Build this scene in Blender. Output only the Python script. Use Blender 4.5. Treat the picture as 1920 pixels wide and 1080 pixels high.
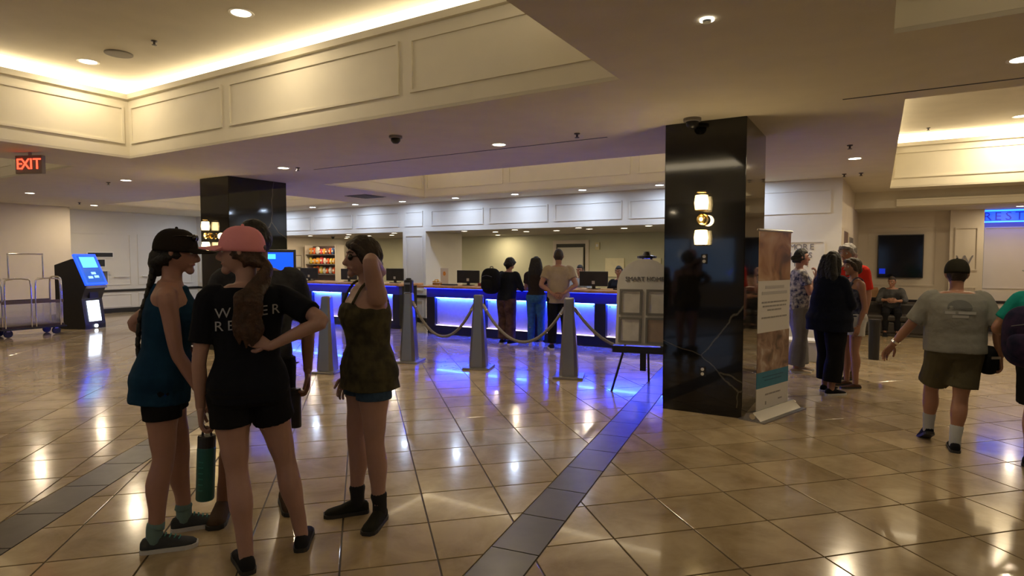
import bpy, bmesh, math, random
from mathutils import Vector, Matrix, noise
random.seed(7)
for o in list(bpy.data.objects): bpy.data.objects.remove(o, do_unlink=True)
SC = bpy.context.scene
COL = SC.collection
R = math.radians

# ------------------------------------------------------------------ camera
CAM_H = 1.6; FPX = 1136.0; YAW = 31.1; PITCH = math.degrees(math.atan(54.5/FPX))
cd = bpy.data.cameras.new('camera'); cam = bpy.data.objects.new('camera', cd); COL.objects.link(cam)
cd.sensor_width = 36; cd.lens = FPX/1920*36; cd.clip_end = 200
cam.location = (0, 0, CAM_H); cam.rotation_euler = (R(90-PITCH), 0, R(YAW))
SC.camera = cam
FW = Vector((-math.sin(R(YAW))*math.cos(R(PITCH)), math.cos(R(YAW))*math.cos(R(PITCH)), -math.sin(R(PITCH))))
RT = Vector((math.cos(R(YAW)), math.sin(R(YAW)), 0)); UP = RT.cross(FW)
def project(p):
    v = Vector(p)-Vector((0, 0, CAM_H)); w = v.dot(FW)
    return 960+FPX*v.dot(RT)/w, 540-FPX*v.dot(UP)/w, w
# ------------------------------------------------------------------ world and view
SC.view_settings.view_transform = 'Standard'; SC.view_settings.look = 'None'
SC.view_settings.exposure = 0.2; SC.view_settings.gamma = 1.0; SC.view_settings.use_curve_mapping = False
wd = bpy.data.worlds.new('world'); SC.world = wd; wd.use_nodes = True
wd.node_tree.nodes['Background'].inputs[0].default_value = (.55, .72, 1, 1)
wd.node_tree.nodes['Background'].inputs[1].default_value = 0.6

# lamp powers
P_DOWN = 26.0; P_COOL = 10.0; P_OFFICE = 14.0
COVE_E = 3.3; LENS_E = 14.0
WARM = (1.0, .80, .52); COOL = (.62, .76, 1.0); NEUT = (1, .9, .72)

# ------------------------------------------------------------------ materials
MATS = {}
def mat(name, col=(.8, .8, .8), rough=.5, metal=0., emit=None, es=0., var=0., scale=6., bump=0., bscale=40., coat=0., trans=0., alpha=1., spec=.5, col2=None):
    if name in MATS: return MATS[name]
    m = bpy.data.materials.new(name); m.use_nodes = True
    nt = m.node_tree; b = nt.nodes['Principled BSDF']
    b.inputs['Base Color'].default_value = (*col, 1); b.inputs['Roughness'].default_value = rough
    b.inputs['Metallic'].default_value = metal; b.inputs['Coat Weight'].default_value = coat
    b.inputs['Transmission Weight'].default_value = trans; b.inputs['Alpha'].default_value = alpha
    b.inputs['Specular IOR Level'].default_value = spec
    if emit: b.inputs['Emission Color'].default_value = (*emit, 1); b.inputs['Emission Strength'].default_value = es
    tc = nt.nodes.new('ShaderNodeTexCoord')
    if var > 0 or col2:
        n = nt.nodes.new('ShaderNodeTexNoise'); n.inputs['Scale'].default_value = scale; n.inputs['Detail'].default_value = 4
        r = nt.nodes.new('ShaderNodeValToRGB'); c2 = col2 or tuple(c*(1-var) for c in col)
        r.color_ramp.elements[0].position = .35; r.color_ramp.elements[1].position = .65
        r.color_ramp.elements[0].color = (*c2, 1); r.color_ramp.elements[1].color = (*col, 1)
        nt.links.new(tc.outputs['Object'], n.inputs['Vector']); nt.links.new(n.outputs['Fac'], r.inputs[0]); nt.links.new(r.outputs[0], b.inputs['Base Color'])
    if bump > 0:
        n2 = nt.nodes.new('ShaderNodeTexNoise'); n2.inputs['Scale'].default_value = bscale; n2.inputs['Detail'].default_value = 3
        bp = nt.nodes.new('ShaderNodeBump'); bp.inputs['Strength'].default_value = bump; bp.inputs['Distance'].default_value = .02
        nt.links.new(tc.outputs['Object'], n2.inputs['Vector']); nt.links.new(n2.outputs['Fac'], bp.inputs['Height']); nt.links.new(bp.outputs[0], b.inputs['Normal'])
    MATS[name] = m
    return m

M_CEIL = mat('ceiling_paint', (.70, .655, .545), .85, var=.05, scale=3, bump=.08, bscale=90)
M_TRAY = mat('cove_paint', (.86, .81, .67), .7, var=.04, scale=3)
M_WALL = mat('wall_paint', (.74, .715, .67), .6, var=.04, scale=2)
M_WALLC = mat('wall_paint_cream', (.70, .63, .53), .65, var=.05, scale=2)
M_GREEN = mat('wall_paint_sage', (.60, .60, .44), .7, var=.05, scale=2)
M_BLACK = mat('black_paint', (.012, .012, .014), .35)
M_DARK = mat('dark_plastic', (.018, .018, .02), .4, var=.3)
M_CHROME = mat('chrome', (.75, .73, .70), .16, 1.)
M_STEEL = mat('brushed_steel', (.34, .33, .31), .30, 1.)
M_BRASS = mat('brass', (.72, .52, .20), .25, 1.)
M_LENS = mat('lamp_lens', (1, 1, 1), .5, emit=(1, .88, .66), es=LENS_E)
M_LENSC = mat('lamp_lens_cool', (1, 1, 1), .5, emit=(.86, .93, 1), es=LENS_E)
M_COVE = mat('cove_led', (1, 1, 1), .5, emit=(1, .83, .57), es=COVE_E)
M_TRIM = mat('lamp_trim', (.8, .78, .72), .4)
M_BASE = mat('black_skirting', (.02, .018, .017), .3)
M_BLUE = mat('blue_led', (.1, .1, 1), .5, emit=(.015, .05, 1), es=190)
M_BLUE2 = mat('blue_led_dim', (.1, .1, 1), .5, emit=(.005, .015, 1), es=16)
M_WLED = mat('white_led', (1, 1, 1), .5, emit=(1, .74, .72), es=2.2)
M_PANEL = mat('frosted_panel', (.48, .48, .56), .5, var=.10, scale=14, bump=.15, bscale=60)
M_FASCIA = mat('blue_glow_laminate', (.035, .04, .20), .30)  # blue glow of the counter LEDs put into the dark base colour
M_TOP = mat('wood_worktop', (.60, .30, .12), .3, var=.3, scale=9)
M_WHITE = mat('white_plastic', (.8, .8, .78), .4)
M_PAPER = mat('paper', (.72, .69, .62), .6)
M_GROUT = mat('grout', (.085, .06, .035), .6, var=.3)
M_GLASSW = mat('clear_acrylic', (.9, .9, .88), .12, trans=.85, alpha=.55)

def marble_mat():
    m = mat('black_marble', (.006, .006, .006), .06, coat=.3)
    nt = m.node_tree; b = nt.nodes['Principled BSDF']; tc = nt.nodes.new('ShaderNodeTexCoord')
    nz = nt.nodes.new('ShaderNodeTexNoise'); nz.inputs['Scale'].default_value = 1.3; nz.inputs['Detail'].default_value = 6
    add = nt.nodes.new('ShaderNodeMix'); add.data_type = 'RGBA'; add.blend_type = 'ADD'; add.inputs[0].default_value = .35
    vo = nt.nodes.new('ShaderNodeTexVoronoi'); vo.feature = 'DISTANCE_TO_EDGE'; vo.inputs['Scale'].default_value = .42
    rp = nt.nodes.new('ShaderNodeValToRGB'); rp.color_ramp.elements[0].color = (.12, .11, .085, 1); rp.color_ramp.elements[1].color = (.006, .006, .006, 1)
    rp.color_ramp.elements[0].position = 0; rp.color_ramp.elements[1].position = .0022
    nt.links.new(tc.outputs['Object'], nz.inputs['Vector']); nt.links.new(tc.outputs['Object'], add.inputs[6]); nt.links.new(nz.outputs['Color'], add.inputs[7])
    nt.links.new(add.outputs[2], vo.inputs['Vector']); nt.links.new(vo.outputs['Distance'], rp.inputs[0]); nt.links.new(rp.outputs[0], b.inputs['Base Color'])
    return m
M_MARBLE = marble_mat()

def tile_mat(name, c1, c2, rough):
    m = mat(name, c1, rough, coat=.25 if rough < .3 else 0., spec=.5 if rough < .3 else .3); nt = m.node_tree; b = nt.nodes['Principled BSDF']
    b.inputs['Coat Roughness'].default_value = .04
    g = nt.nodes.new('ShaderNodeNewGeometry'); oi = nt.nodes.new('ShaderNodeObjectInfo')
    n = nt.nodes.new('ShaderNodeTexNoise'); n.inputs['Scale'].default_value = 2.6; n.inputs['Detail'].default_value = 7; n.inputs['Roughness'].default_value = .62; n.inputs['Distortion'].default_value = .6
    n.noise_dimensions = '4D'; nt.links.new(oi.outputs['Random'], n.inputs['W'])
    r = nt.nodes.new('ShaderNodeValToRGB'); r.color_ramp.elements[0].position = .30; r.color_ramp.elements[1].position = .62
    r.color_ramp.elements[0].color = (*c2, 1); r.color_ramp.elements[1].color = (*c1, 1)
    nt.links.new(g.outputs['Position'], n.inputs['Vector']); nt.links.new(n.outputs['Fac'], r.inputs[0])
    hs = nt.nodes.new('ShaderNodeHueSaturation'); mr = nt.nodes.new('ShaderNodeMapRange'); mr.inputs[3].default_value = .90; mr.inputs[4].default_value = 1.08
    nt.links.new(oi.outputs['Random'], mr.inputs[0]); nt.links.new(mr.outputs[0], hs.inputs['Value']); nt.links.new(r.outputs[0], hs.inputs['Color']); nt.links.new(hs.outputs[0], b.inputs['Base Color'])
    n3 = nt.nodes.new('ShaderNodeTexNoise'); n3.inputs['Scale'].default_value = 9; n3.inputs['Detail'].default_value = 5
    mr2 = nt.nodes.new('ShaderNodeMapRange'); mr2.inputs[3].default_value = rough*.8; mr2.inputs[4].default_value = rough*1.2
    nt.links.new(g.outputs['Position'], n3.inputs['Vector']); nt.links.new(n3.outputs['Fac'], mr2.inputs[0]); nt.links.new(mr2.outputs[0], b.inputs['Roughness'])
    return m
M_TILE = tile_mat('travertine_tile', (.47, .375, .235), (.27, .195, .105), .15)
M_STRIP = tile_mat('slate_tile', (.085, .072, .06), (.06, .05, .042), .34)

# ------------------------------------------------------------------ mesh helpers
def catmull(P, rad, sub):
    if len(P) < 3 or sub < 2:
        return P, rad
    out, ro = [], []
    Q = [P[0]*2-P[1]]+P+[P[-1]*2-P[-2]]; q = [rad[0]]+list(rad)+[rad[-1]]
    for i in range(1, len(Q)-2):
        for k in range(sub):
            t = k/sub; t2 = t*t; t3 = t2*t
            out.append(.5*((2*Q[i])+(-Q[i-1]+Q[i+1])*t+(2*Q[i-1]-5*Q[i]+4*Q[i+1]-Q[i+2])*t2+(-Q[i-1]+3*Q[i]-3*Q[i+1]+Q[i+2])*t3))
            ro.append(q[i]+(q[i+1]-q[i])*(t*t*(3-2*t)))
    out.append(P[-1]); ro.append(rad[-1])
    return out, ro
class MB:
    def __init__(s): s.v = []; s.f = []
    def add(s, vs, fs):
        n = len(s.v); s.v += [tuple(v) for v in vs]; s.f += [tuple(i+n for i in f) for f in fs]; return s
    def box(s, c, d, rz=0., M=None):
        vs = []
        for z in (-1, 1):
            for y in (-1, 1):
                for x in (-1, 1): vs.append(Vector((x*d[0]/2, y*d[1]/2, z*d[2]/2)))
        if rz: vs = [Matrix.Rotation(rz, 3, 'Z') @ v for v in vs]
        if M: vs = [M @ v for v in vs]
        c = Vector(c)
        return s.add([v+c for v in vs], [(0, 2, 3, 1), (4, 5, 7, 6), (0, 1, 5, 4), (2, 6, 7, 3), (0, 4, 6, 2), (1, 3, 7, 5)])
    def bb(s, x0, x1, y0, y1, z0, z1): return s.box(((x0+x1)/2, (y0+y1)/2, (z0+z1)/2), (abs(x1-x0), abs(y1-y0), abs(z1-z0)))
    def rings(s, rings, cap=True):
        n = len(rings[0]); vs = [p for r in rings for p in r]; fs = []
        for i in range(len(rings)-1):
            for j in range(n):
                k = (j+1) % n; fs.append((i*n+j, i*n+k, (i+1)*n+k, (i+1)*n+j))
        if cap: fs.append(tuple(range(n-1, -1, -1))); fs.append(tuple((len(rings)-1)*n+j for j in range(n)))
        return s.add(vs, fs)
    def tube(s, pts, rad, n=12, sub=4, round_ends=True, flat=1., flatdir=None):
        P = [Vector(p) for p in pts]
        if not isinstance(rad, (list, tuple)): rad = [rad]*len(P)
        P, rad = catmull(P, list(rad), sub)
        if round_ends:
            d0 = (P[0]-P[1]).normalized(); d1 = (P[-1]-P[-2]).normalized()
            P = [P[0]+d0*rad[0]*.95, P[0]+d0*rad[0]*.7]+P+[P[-1]+d1*rad[-1]*.7, P[-1]+d1*rad[-1]*.95]
            rad = [rad[0]*.25, rad[0]*.72]+rad+[rad[-1]*.72, rad[-1]*.25]
        T = [(P[min(i+1, len(P)-1)]-P[max(i-1, 0)]).normalized() for i in range(len(P))]
        a = Vector(flatdir) if flatdir else (Vector((0, 0, 1)) if abs(T[0].z) < .9 else Vector((1, 0, 0)))
        u = (a-T[0]*a.dot(T[0])).normalized(); rr = []
        for i in range(len(P)):
            u = (u-T[i]*u.dot(T[i])).normalized(); w = T[i].cross(u)
            rr.append([P[i]+(u*math.cos(2*math.pi*k/n)*flat+w*math.sin(2*math.pi*k/n))*rad[i] for k in range(n)])
        return s.rings(rr)
    def lathe(s, prof, c=(0, 0, 0), n=20, axis='Z', cap=True):
        rr = []
        for r, z in prof:
            ring = []
            for k in range(n):
                a = 2*math.pi*k/n; p = (max(r, 1e-4)*math.cos(a), max(r, 1e-4)*math.sin(a), z)
                if axis == 'Y': p = (p[0], p[2], p[1])
                if axis == 'X': p = (p[2], p[0], p[1])
                ring.append(Vector(p)+Vector(c))
            rr.append(ring)
        return s.rings(rr, cap)
    def ball(s, c, r, n=12, m=8, fn=None):
        c = Vector(c); r = Vector(r) if not isinstance(r, (int, float)) else Vector((r, r, r)); rr = []
        for i in range(m+1):
            ph = -math.pi/2+math.pi*min(max(i/m, .02), .98); ring = []
            for k in range(n):
                a = 2*math.pi*k/n; d = Vector((math.cos(a)*math.cos(ph), math.sin(a)*math.cos(ph), math.sin(ph)))
                p = Vector((d.x*r.x, d.y*r.y, d.z*r.z))
                if fn: p = fn(d, p)
                ring.append(c+p)
            rr.append(ring)
        return s.rings(rr)
    def prism(s, poly, z0, z1, f=None):
        n = len(poly); f = f or (lambda x, y, z: (x, y, z))
        vs = [f(x, y, z0) for x, y in poly]+[f(x, y, z1) for x, y in poly]
        return s.add(vs, [tuple(range(n-1, -1, -1)), tuple(range(n, 2*n))]+[(j, (j+1) % n, (j+1) % n+n, j+n) for j in range(n)])
    def mesh(s, name, recalc=True):
        me = bpy.data.meshes.new(name); me.from_pydata(s.v, [], s.f)
        if recalc:
            bm = bmesh.new(); bm.from_mesh(me); bmesh.ops.recalc_face_normals(bm, faces=bm.faces); bm.to_mesh(me); bm.free()
        return me
    def build(s, name, m, parent=None, smooth=False, bevel=0., loc=None, kind=None):
        me = s.mesh(name); me.materials.append(m)
        if smooth: me.polygons.foreach_set('use_smooth', [True]*len(me.polygons))
        o = bpy.data.objects.new(name, me); COL.objects.link(o)
        if parent: o.parent = parent
        if loc: o.location = loc
        if bevel > 0:
            md = o.modifiers.new('bevel', 'BEVEL'); md.width = bevel; md.segments = 2; md.limit_method = 'ANGLE'
        if kind: o['kind'] = kind
        return o
def tag(o, label=None, cat=None, group=None, kind=None):
    if label: o['label'] = label
    if cat: o['category'] = cat
    if group: o['group'] = group
    if kind: o['kind'] = kind
    return o
def empty(name, loc=(0, 0, 0), rz=0., label=None, cat=None, group=None):
    o = bpy.data.objects.new(name, None); COL.objects.link(o); o.location = loc; o.rotation_euler = (0, 0, rz); o.empty_display_size = .1
    return tag(o, label, cat, group)
def text_mesh(name, body, size, m, parent=None, M=None, depth=.004, align='CENTER'):
    cu = bpy.data.curves.new(name, 'FONT'); cu.body = body; cu.size = size; cu.extrude = depth; cu.align_x = align; cu.align_y = 'CENTER'; cu.resolution_u = 3
    t = bpy.data.objects.new(name+'_tmp', cu); COL.objects.link(t)
    me = bpy.data.meshes.new_from_object(t.evaluated_get(bpy.context.evaluated_depsgraph_get()))
    bpy.data.objects.remove(t); bpy.data.curves.remove(cu)
    if M: me.transform(M)
    me.materials.clear(); me.materials.append(m); me.name = name
    o = bpy.data.objects.new(name, me); COL.objects.link(o)
    if parent: o.parent = parent
    return o
def letters(name, body, size, m, parent, M, depth=.004, pitch=.72, align='LEFT'):
    w = len(body)*size*pitch; x0 = 0 if align == 'LEFT' else (-w if align == 'RIGHT' else -w/2)
    for i, ch in enumerate(body):
        if ch != ' ': text_mesh(name, ch, size, m, parent, M @ Matrix.Translation((x0+(i+.5)*size*pitch, 0, 0)), depth)
def facing(loc, normal):
    """matrix: text x right, y up, z -> normal (horizontal)"""
    n = Vector(normal).normalized(); x = Vector((0, 0, 1)).cross(n).normalized(); y = n.cross(x)
    return Matrix(((x.x, y.x, n.x, loc[0]), (x.y, y.y, n.y, loc[1]), (x.z, y.z, n.z, loc[2]), (0, 0, 0, 1)))
def lamp(name, loc, power, color, size=.14, parent=None, rot=(0, 0, 0), spread=150, sy=None):
    l = bpy.data.lights.new(name, 'AREA'); l.energy = power; l.color = color; l.size = size; l.spread = R(spread)
    if sy: l.shape = 'RECTANGLE'; l.size_y = sy
    else: l.shape = 'DISK'
    o = bpy.data.objects.new(name, l); COL.objects.link(o); o.location = loc; o.rotation_euler = rot
    if parent: o.parent = parent
    return o

# ================================================================== STRUCTURE
CZ = 3.0
WY = 11.9          # reception wall plane
FY = 16.4          # far wall right
TRAYS = [  # x0,x1,y0,y1
    (-8.97, -1.76, -3.0, 4.55), (-8.97, -1.76, 8.0, 10.97), (-17.0, -11.2, 8.0, 10.97),
    (-17.6, -10.45, -3.0, 4.5), (.05, 6.5, -3.0, 4.52), (.17, 6.5, 6.4, 14.25)]
XS = sorted({-20.5, -.72, 8.0, *[t[0] for t in TRAYS], *[t[1] for t in TRAYS]}); YS = sorted({-8.2, 14.9, WY+.05, *[t[2] for t in TRAYS], *[t[3] for t in TRAYS]})
mb = MB()
for i in range(len(XS)-1):
    for j in range(len(YS)-1):
        cx, cy = (XS[i]+XS[i+1])/2, (YS[j]+YS[j+1])/2
        if any(t[0] < cx < t[1] and t[2] < cy < t[3] for t in TRAYS): continue
        if cy > WY+.05 and cx < -.72: continue
        mb.bb(XS[i], XS[i+1], YS[j], YS[j+1], CZ, CZ+.03)
ceiling = mb.build('ceiling', M_CEIL, kind='structure')
# thin dark control joints in the ceiling
MB().bb(-7.6, -2.7, 6.585, 6.605, CZ-.004, CZ+.002).build('control_joint', M_DARK, ceiling)
MB().bb(-.3, 2.5, 6.11, 6.13, CZ-.004, CZ+.002).build('control_joint', M_DARK, ceiling)

def moulding(mb, f, u0, u1, z0, z1, w=.028, t=.018):
    """picture frame moulding; f(u, d, z) -> point, d = distance out of the wall"""
    for (a, b, c, d) in ((u0, u1, z0, z0+w), (u0, u1, z1-w, z1), (u0, u0+w, z0+w, z1-w), (u1-w, u1, z0+w, z1-w)):
        vs = [f(u, k, z) for k in (-.005, t) for z in (c, d) for u in (a, b)]
        mb.add(vs, [(0, 1, 3, 2), (4, 6, 7, 5), (0, 4, 5, 1), (2, 3, 7, 6), (0, 2, 6, 4), (1, 5, 7, 3)])
TT = CZ+1.05
for n, (x0, x1, y0, y1) in enumerate(TRAYS):
    tr = empty('trim_%d' % (n+1), ((x0+x1)/2, (y0+y1)/2, CZ)); tr['kind'] = 'structure'
    h = .87; e = .16; hx, hy = (x1-x0)/2, (y1-y0)/2; t = .02
    mb = MB()
    z_ = .031
    mb.bb(-hx-t, hx+t, hy, hy+t, z_, h).bb(-hx-t, hx+t, -hy-t, -hy, z_, h).bb(-hx-t, -hx, -hy, hy, z_, h).bb(hx, hx+t, -hy, hy, z_, h)
    # ledge and lip
    mb.bb(-hx-e, hx+e, hy, hy+e, h-.02, h).bb(-hx-e, hx+e, -hy-e, -hy, h-.02, h).bb(-hx-e, -hx, -hy, hy, h-.02, h).bb(hx, hx+e, -hy, hy, h-.02, h)
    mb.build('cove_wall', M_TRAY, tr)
    mc = MB(); fr = .045
    mc.bb(-hx, hx, hy-fr, hy, h-.07, h).bb(-hx, hx, -hy, -hy+fr, h-.07, h).bb(-hx, -hx+fr, -hy+fr, hy-fr, h-.07, h).bb(hx-fr, hx, -hy+fr, hy-fr, h-.07, h)
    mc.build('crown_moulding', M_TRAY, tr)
    MB().bb(-hx-e, hx+e, -hy-e, hy+e, h+.19, h+.21).build('tray_ceiling', M_CEIL, tr)
    ml = MB()
    ml.bb(-hx-e, hx+e, hy+e-.02, hy+e, h, h+.19).bb(-hx-e, hx+e, -hy-e, -hy-e+.02, h, h+.19).bb(-hx-e, -hx-e+.02, -hy-e, hy+e, h, h+.19).bb(hx+e-.02, hx+e, -hy-e, hy+e, h, h+.19)
    ml.build('led_strip', M_COVE, tr)
    for (L, fn) in ((2*hx, lambda u, d, z: (u-hx, hy-d, z)), (2*hx, lambda u, d, z: (u-hx, -hy+d, z)), (2*hy, lambda u, d, z: (-hx+d, u-hy, z)), (2*hy, lambda u, d, z: (hx-d, u-hy, z))):
        br = [0, 2.2, 5.02, L] if abs(L-7.21) < .1 else [L*i/max(1, round(L/2.6)) for i in range(max(1, round(L/2.6))+1)]
        for i in range(len(br)-1):
            pm = MB(); moulding(pm, fn, br[i]+.07, br[i+1]-.07, .19, .70); pm.build('panel_moulding', M_TRAY, tr)

# ------------------------------------------------------------------ floor
floor = MB().bb(-20.5, 8, -8.2, 17.6, -.12, -.006).build('floor', M_GROUT, kind='structure')
def clip(poly, p, n):
    out = []
    for i in range(len(poly)):
        a, b = poly[i], poly[(i+1) % len(poly)]; da = (a[0]-p[0])*n[0]+(a[1]-p[1])*n[1]; db = (b[0]-p[0])*n[0]+(b[1]-p[1])*n[1]
        if da >= 0: out.append(a)
        if (da >= 0) != (db >= 0):
            t = da/(da-db); out.append((a[0]+(b[0]-a[0])*t, a[1]+(b[1]-a[1])*t))
    return out
def area(p): return abs(sum(p[i][0]*p[(i+1) % len(p)][1]-p[(i+1) % len(p)][0]*p[i][1] for i in range(len(p))))/2
def inset(poly, d):
    # convex polygon shrink
    c = poly
    n = len(poly); sgn = 1 if sum(poly[i][0]*poly[(i+1) % n][1]-poly[(i+1) % n][0]*poly[i][1] for i in range(n)) > 0 else -1
    for i in range(n):
        a, b = poly[i], poly[(i+1) % n]; L = math.hypot(b[0]-a[0], b[1]-a[1])
        if L < 1e-6: continue
        nx, ny = -(b[1]-a[1])/L*sgn, (b[0]-a[0])/L*sgn
        c = clip(c, (a[0]+nx*d, a[1]+ny*d), (nx, ny))
        if len(c) < 3: return []
    return c
s1d = Vector((-.147, .989)); s1c = Vector((-1.625, 2.515))
s2d = Vector((-.588, .809)); s2c = Vector((-4.27, 1.395))
STRIPS = [(s1c, s1d, -6.0, 6.4, .142), (s2c, s2d, -5.0, 5.6, .150)]
def tile_geo(mb, poly, top=0., base=-.008, ch=.0015):
    i = inset(poly, ch)
    if len(i) < 3 or len(i) != len(poly):
        return mb.prism(poly, base, top)
    n = len(poly)
    vs = [(x, y, base) for x, y in poly]+[(x, y, top-ch*.5) for x, y in poly]+[(x, y, top) for x, y in i]
    fs = [tuple(range(2*n, 3*n))]
    for j in range(n):
        k = (j+1) % n; fs += [(j, k, n+k, n+j), (n+j, n+k, 2*n+k, 2*n+j)]
    return mb.add(vs, fs)
U, V = .470, .505; q = math.sqrt(.5); T0 = (-2.30, 2.83); tiles = []
for i in range(-40, 60):
    for j in range(-60, 60):
        def pt(a, b): return (T0[0]+(-a*U+b*V)*q, T0[1]+(a*U+b*V)*q)
        c = pt(i+.5, j+.5)
        if not (-19.6 < c[0] < 7.5 and -4 < c[1] < 16.3) or (c[1] > 11.7 and c[0] < -.7): continue
        polys = [[pt(i, j), pt(i+1, j), pt(i+1, j+1), pt(i, j+1)]]; cut = False
        for (sc, sd, t0, t1, hw) in STRIPS:
            nn = Vector((-sd.y, sd.x)); new = []
            for p in polys:
                ts = [(Vector(x)-sc).dot(sd) for x in p]; ds = [(Vector(x)-sc).dot(nn) for x in p]
                if min(ts) > t1 or max(ts) < t0 or min(ds) > hw or max(ds) < -hw: new.append(p); continue
                cut = True
                for sg in (1, -1):
                    w = clip(p, tuple(sc+nn*hw*sg), tuple(nn*sg))
                    if len(w) > 2 and area(w) > .0015: new.append(w)
            polys = new
        for p in polys:
            p = inset(p, .005)
            if len(p) > 2: tiles.append((p, not cut, c))
strip_tiles = []
for (sc, sd, t0, t1, hw) in STRIPS:
    nn = Vector((-sd.y, sd.x)); t = t0+.17
    while t < t1:
        p = [tuple(sc+sd*(t+a)+nn*b) for a, b in ((0, -hw), (.47, -hw), (.47, hw), (0, hw))]
        strip_tiles.append(inset(p, .0035)); t += .47
def inview(c):
    x, y, w = project((c[0], c[1], 0)); return w > .8 and -150 < x < 2070 and y < 1250, w
vis = sorted([(inview(t[2])[1], k) for k, t in enumerate(tiles) if inview(t[2])[0]])[:290]
near = {k for _, k in vis}
whole = MB(); hp = inset([(-U/2*q-V/2*q, U/2*q-V/2*q)]+[(U/2*q*-1*s1+V/2*q*s2, U/2*q*s1+V/2*q*s2) for s1, s2 in ((1, 1), (-1, 1), (-1, -1))], .005)
tile_geo(whole, hp); whole_me = whole.mesh('tile'); whole_me.materials.append(M_TILE)
rest = MB()
for k, (p, full, c) in enumerate(tiles):
    if k in near:
        if full:
            o = bpy.data.objects.new('tile', whole_me); COL.objects.link(o); o.parent = floor; o.location = (c[0], c[1], 0)
        else:
            cc = (sum(x for x, y in p)/len(p), sum(y for x, y in p)/len(p))
            b = MB(); tile_geo(b, [(x-cc[0], y-cc[1]) for x, y in p]); b.build('tile', M_TILE, floor, loc=(cc[0], cc[1], 0))
    else: tile_geo(rest, p)
rest.build('distant_tiles', M_TILE, floor, kind='stuff')
for p in strip_tiles:
    cc = (sum(x for x, y in p)/4, sum(y for x, y in p)/4); b = MB(); tile_geo(b, [(x-cc[0], y-cc[1]) for x, y in p]); b.build('border_tile', M_STRIP, floor, loc=(cc[0], cc[1], 0))

# ------------------------------------------------------------------ walls
def wall(name, mbx, m): return mbx.build(name, m, kind='structure')
OX = [(-15.6, -10.45), (-9.70, -2.7)]    # openings of the reception wall
mb = MB(); zs = 2.29
mb.bb(-19.55, OX[0][0], WY, WY+.18, 0, CZ).bb(OX[0][1], OX[1][0], WY, WY+.18, 0, CZ).bb(OX[1][1], -.55, WY, WY+.18, 0, CZ)
for a, b in OX: mb.bb(a, b, WY, WY+.18, zs, CZ)
wr = wall('wall_reception', mb, M_WALL)
fw_ = lambda u, d, z: (u, WY-d, z)
for a, b, k in ((-15.5, -10.5, 3), (-9.6, -2.75, 4)):
    w = (b-a)/k
    for i in range(k):
        pm = MB(); moulding(pm, fw_, a+i*w+.08, a+(i+1)*w-.08, 2.42, 2.80); pm.build('panel_moulding', M_WALL, wr)
for a, b, c, d in ((-10.36, -9.79, .80, 2.2), (-10.36, -9.79, .14, .56), (-10.36, -9.79, 2.42, 2.8), (-2.5, -.72, 2.40, 2.82), (-2.5, -.80, .8, 1.92), (-2.5, -.8, .14, .56), (-19.3, -17.6, .8, 2.2), (-17.4, -15.8, .8, 2.2)):
    pm = MB(); moulding(pm, fw_, a, b, c, d); pm.build('panel_moulding', M_WALL, wr)
for a, b in ((-10.47, -9.68), (-2.72, -.53), (-19.5, -15.58)):
    MB().bb(a, b, WY-.025, WY, .62, .69).build('chair_rail', M_BASE, wr)
tag(MB().bb(-10.47, -9.68, WY-.02, WY, 0, .11).bb(-2.72, -.53, WY-.02, WY, 0, .11).bb(-19.5, -15.58, WY-.02, WY, 0, .11).build('baseboard_reception', M_BASE), kind='structure')
# left wall
mb = MB(); mb.bb(-20.4, -18.7, -8.2, 7.9, 0, CZ).bb(-20.4, -19.5, 7.9, WY+.1, 0, CZ)
wl = wall('wall_left', mb, M_WALLC)
wl2 = wall('wall_left_alcove', MB().bb(-19.5, -19.44, 7.9, WY, 0, CZ), M_WALL)
fl = lambda u, d, z: (-19.44+d, u, z)
for a, b, c, d in ((8.1, 9.8, .82, 2.35), (10.0, 11.7, .82, 2.35), (8.1, 9.8, .16, .56), (10.0, 11.7, .16, .56)):
    pm = MB(); moulding(pm, fl, a, b, c, d); pm.build('panel_moulding', M_WALL, wl2)
MB().bb(-19.44, -19.41, 7.9, WY, .62, .69).build('chair_rail', M_BASE, wl2)
tag(MB().bb(-19.44, -19.42, 7.9, WY, 0, .13).bb(-18.7, -18.68, -8, 7.9, 0, .13).build('baseboard_left', M_BASE), kind='structure')
# right return wall, far wall, side and back walls
wall('wall_return', MB().prism([(-.72, WY+.18), (-.55, WY+.18), (-.37, 17.4), (-.72, 17.4)], 0, CZ), M_WALLC)
SZ = 2.66
mb = MB(); mb.bb(-.55, 1.33, FY, FY+.2, 0, SZ).bb(1.33, 1.92, FY-.14, FY+.2, 0, SZ).bb(1.92, 8, FY+.5, FY+.7, 0, SZ)
wf = wall('wall_far', mb, M_WALLC)
tag(MB().bb(-.55, 8, 14.9, FY+.75, SZ, CZ+.03).build('ceiling_soffit', M_CEIL), kind='structure')
tag(MB().bb(.30, 8, 14.84, 14.9, SZ+.02, SZ+.16).bb(.30, 8, 14.82, 14.9, SZ+.13, SZ+.165).build('trim_7', M_TRAY), kind='structure')
ff = lambda u, d, z: (u, FY-d, z)
pm = MB(); moulding(pm, ff, -.2, 1.12, .99, 2.35, w=.035); pm.build('panel_moulding', M_WALLC, wf)
fc = lambda u, d, z: (u, FY-.14-d, z)
for c, d in ((.75, 1.0), (1.35, 2.28)):
    pm = MB(); moulding(pm, fc, 1.42, 1.83, c, d); pm.build('panel_moulding', M_WALLC, wf)
fg = lambda u, d, z: (u, FY+.5-d, z)
for a, b, c, d in ((2.0, 3.4, .95, 2.3), (2.0, 3.4, .16, .55)):
    pm = MB(); moulding(pm, fg, a, b, c, d); pm.build('panel_moulding', M_WALLC, wf)
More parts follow.
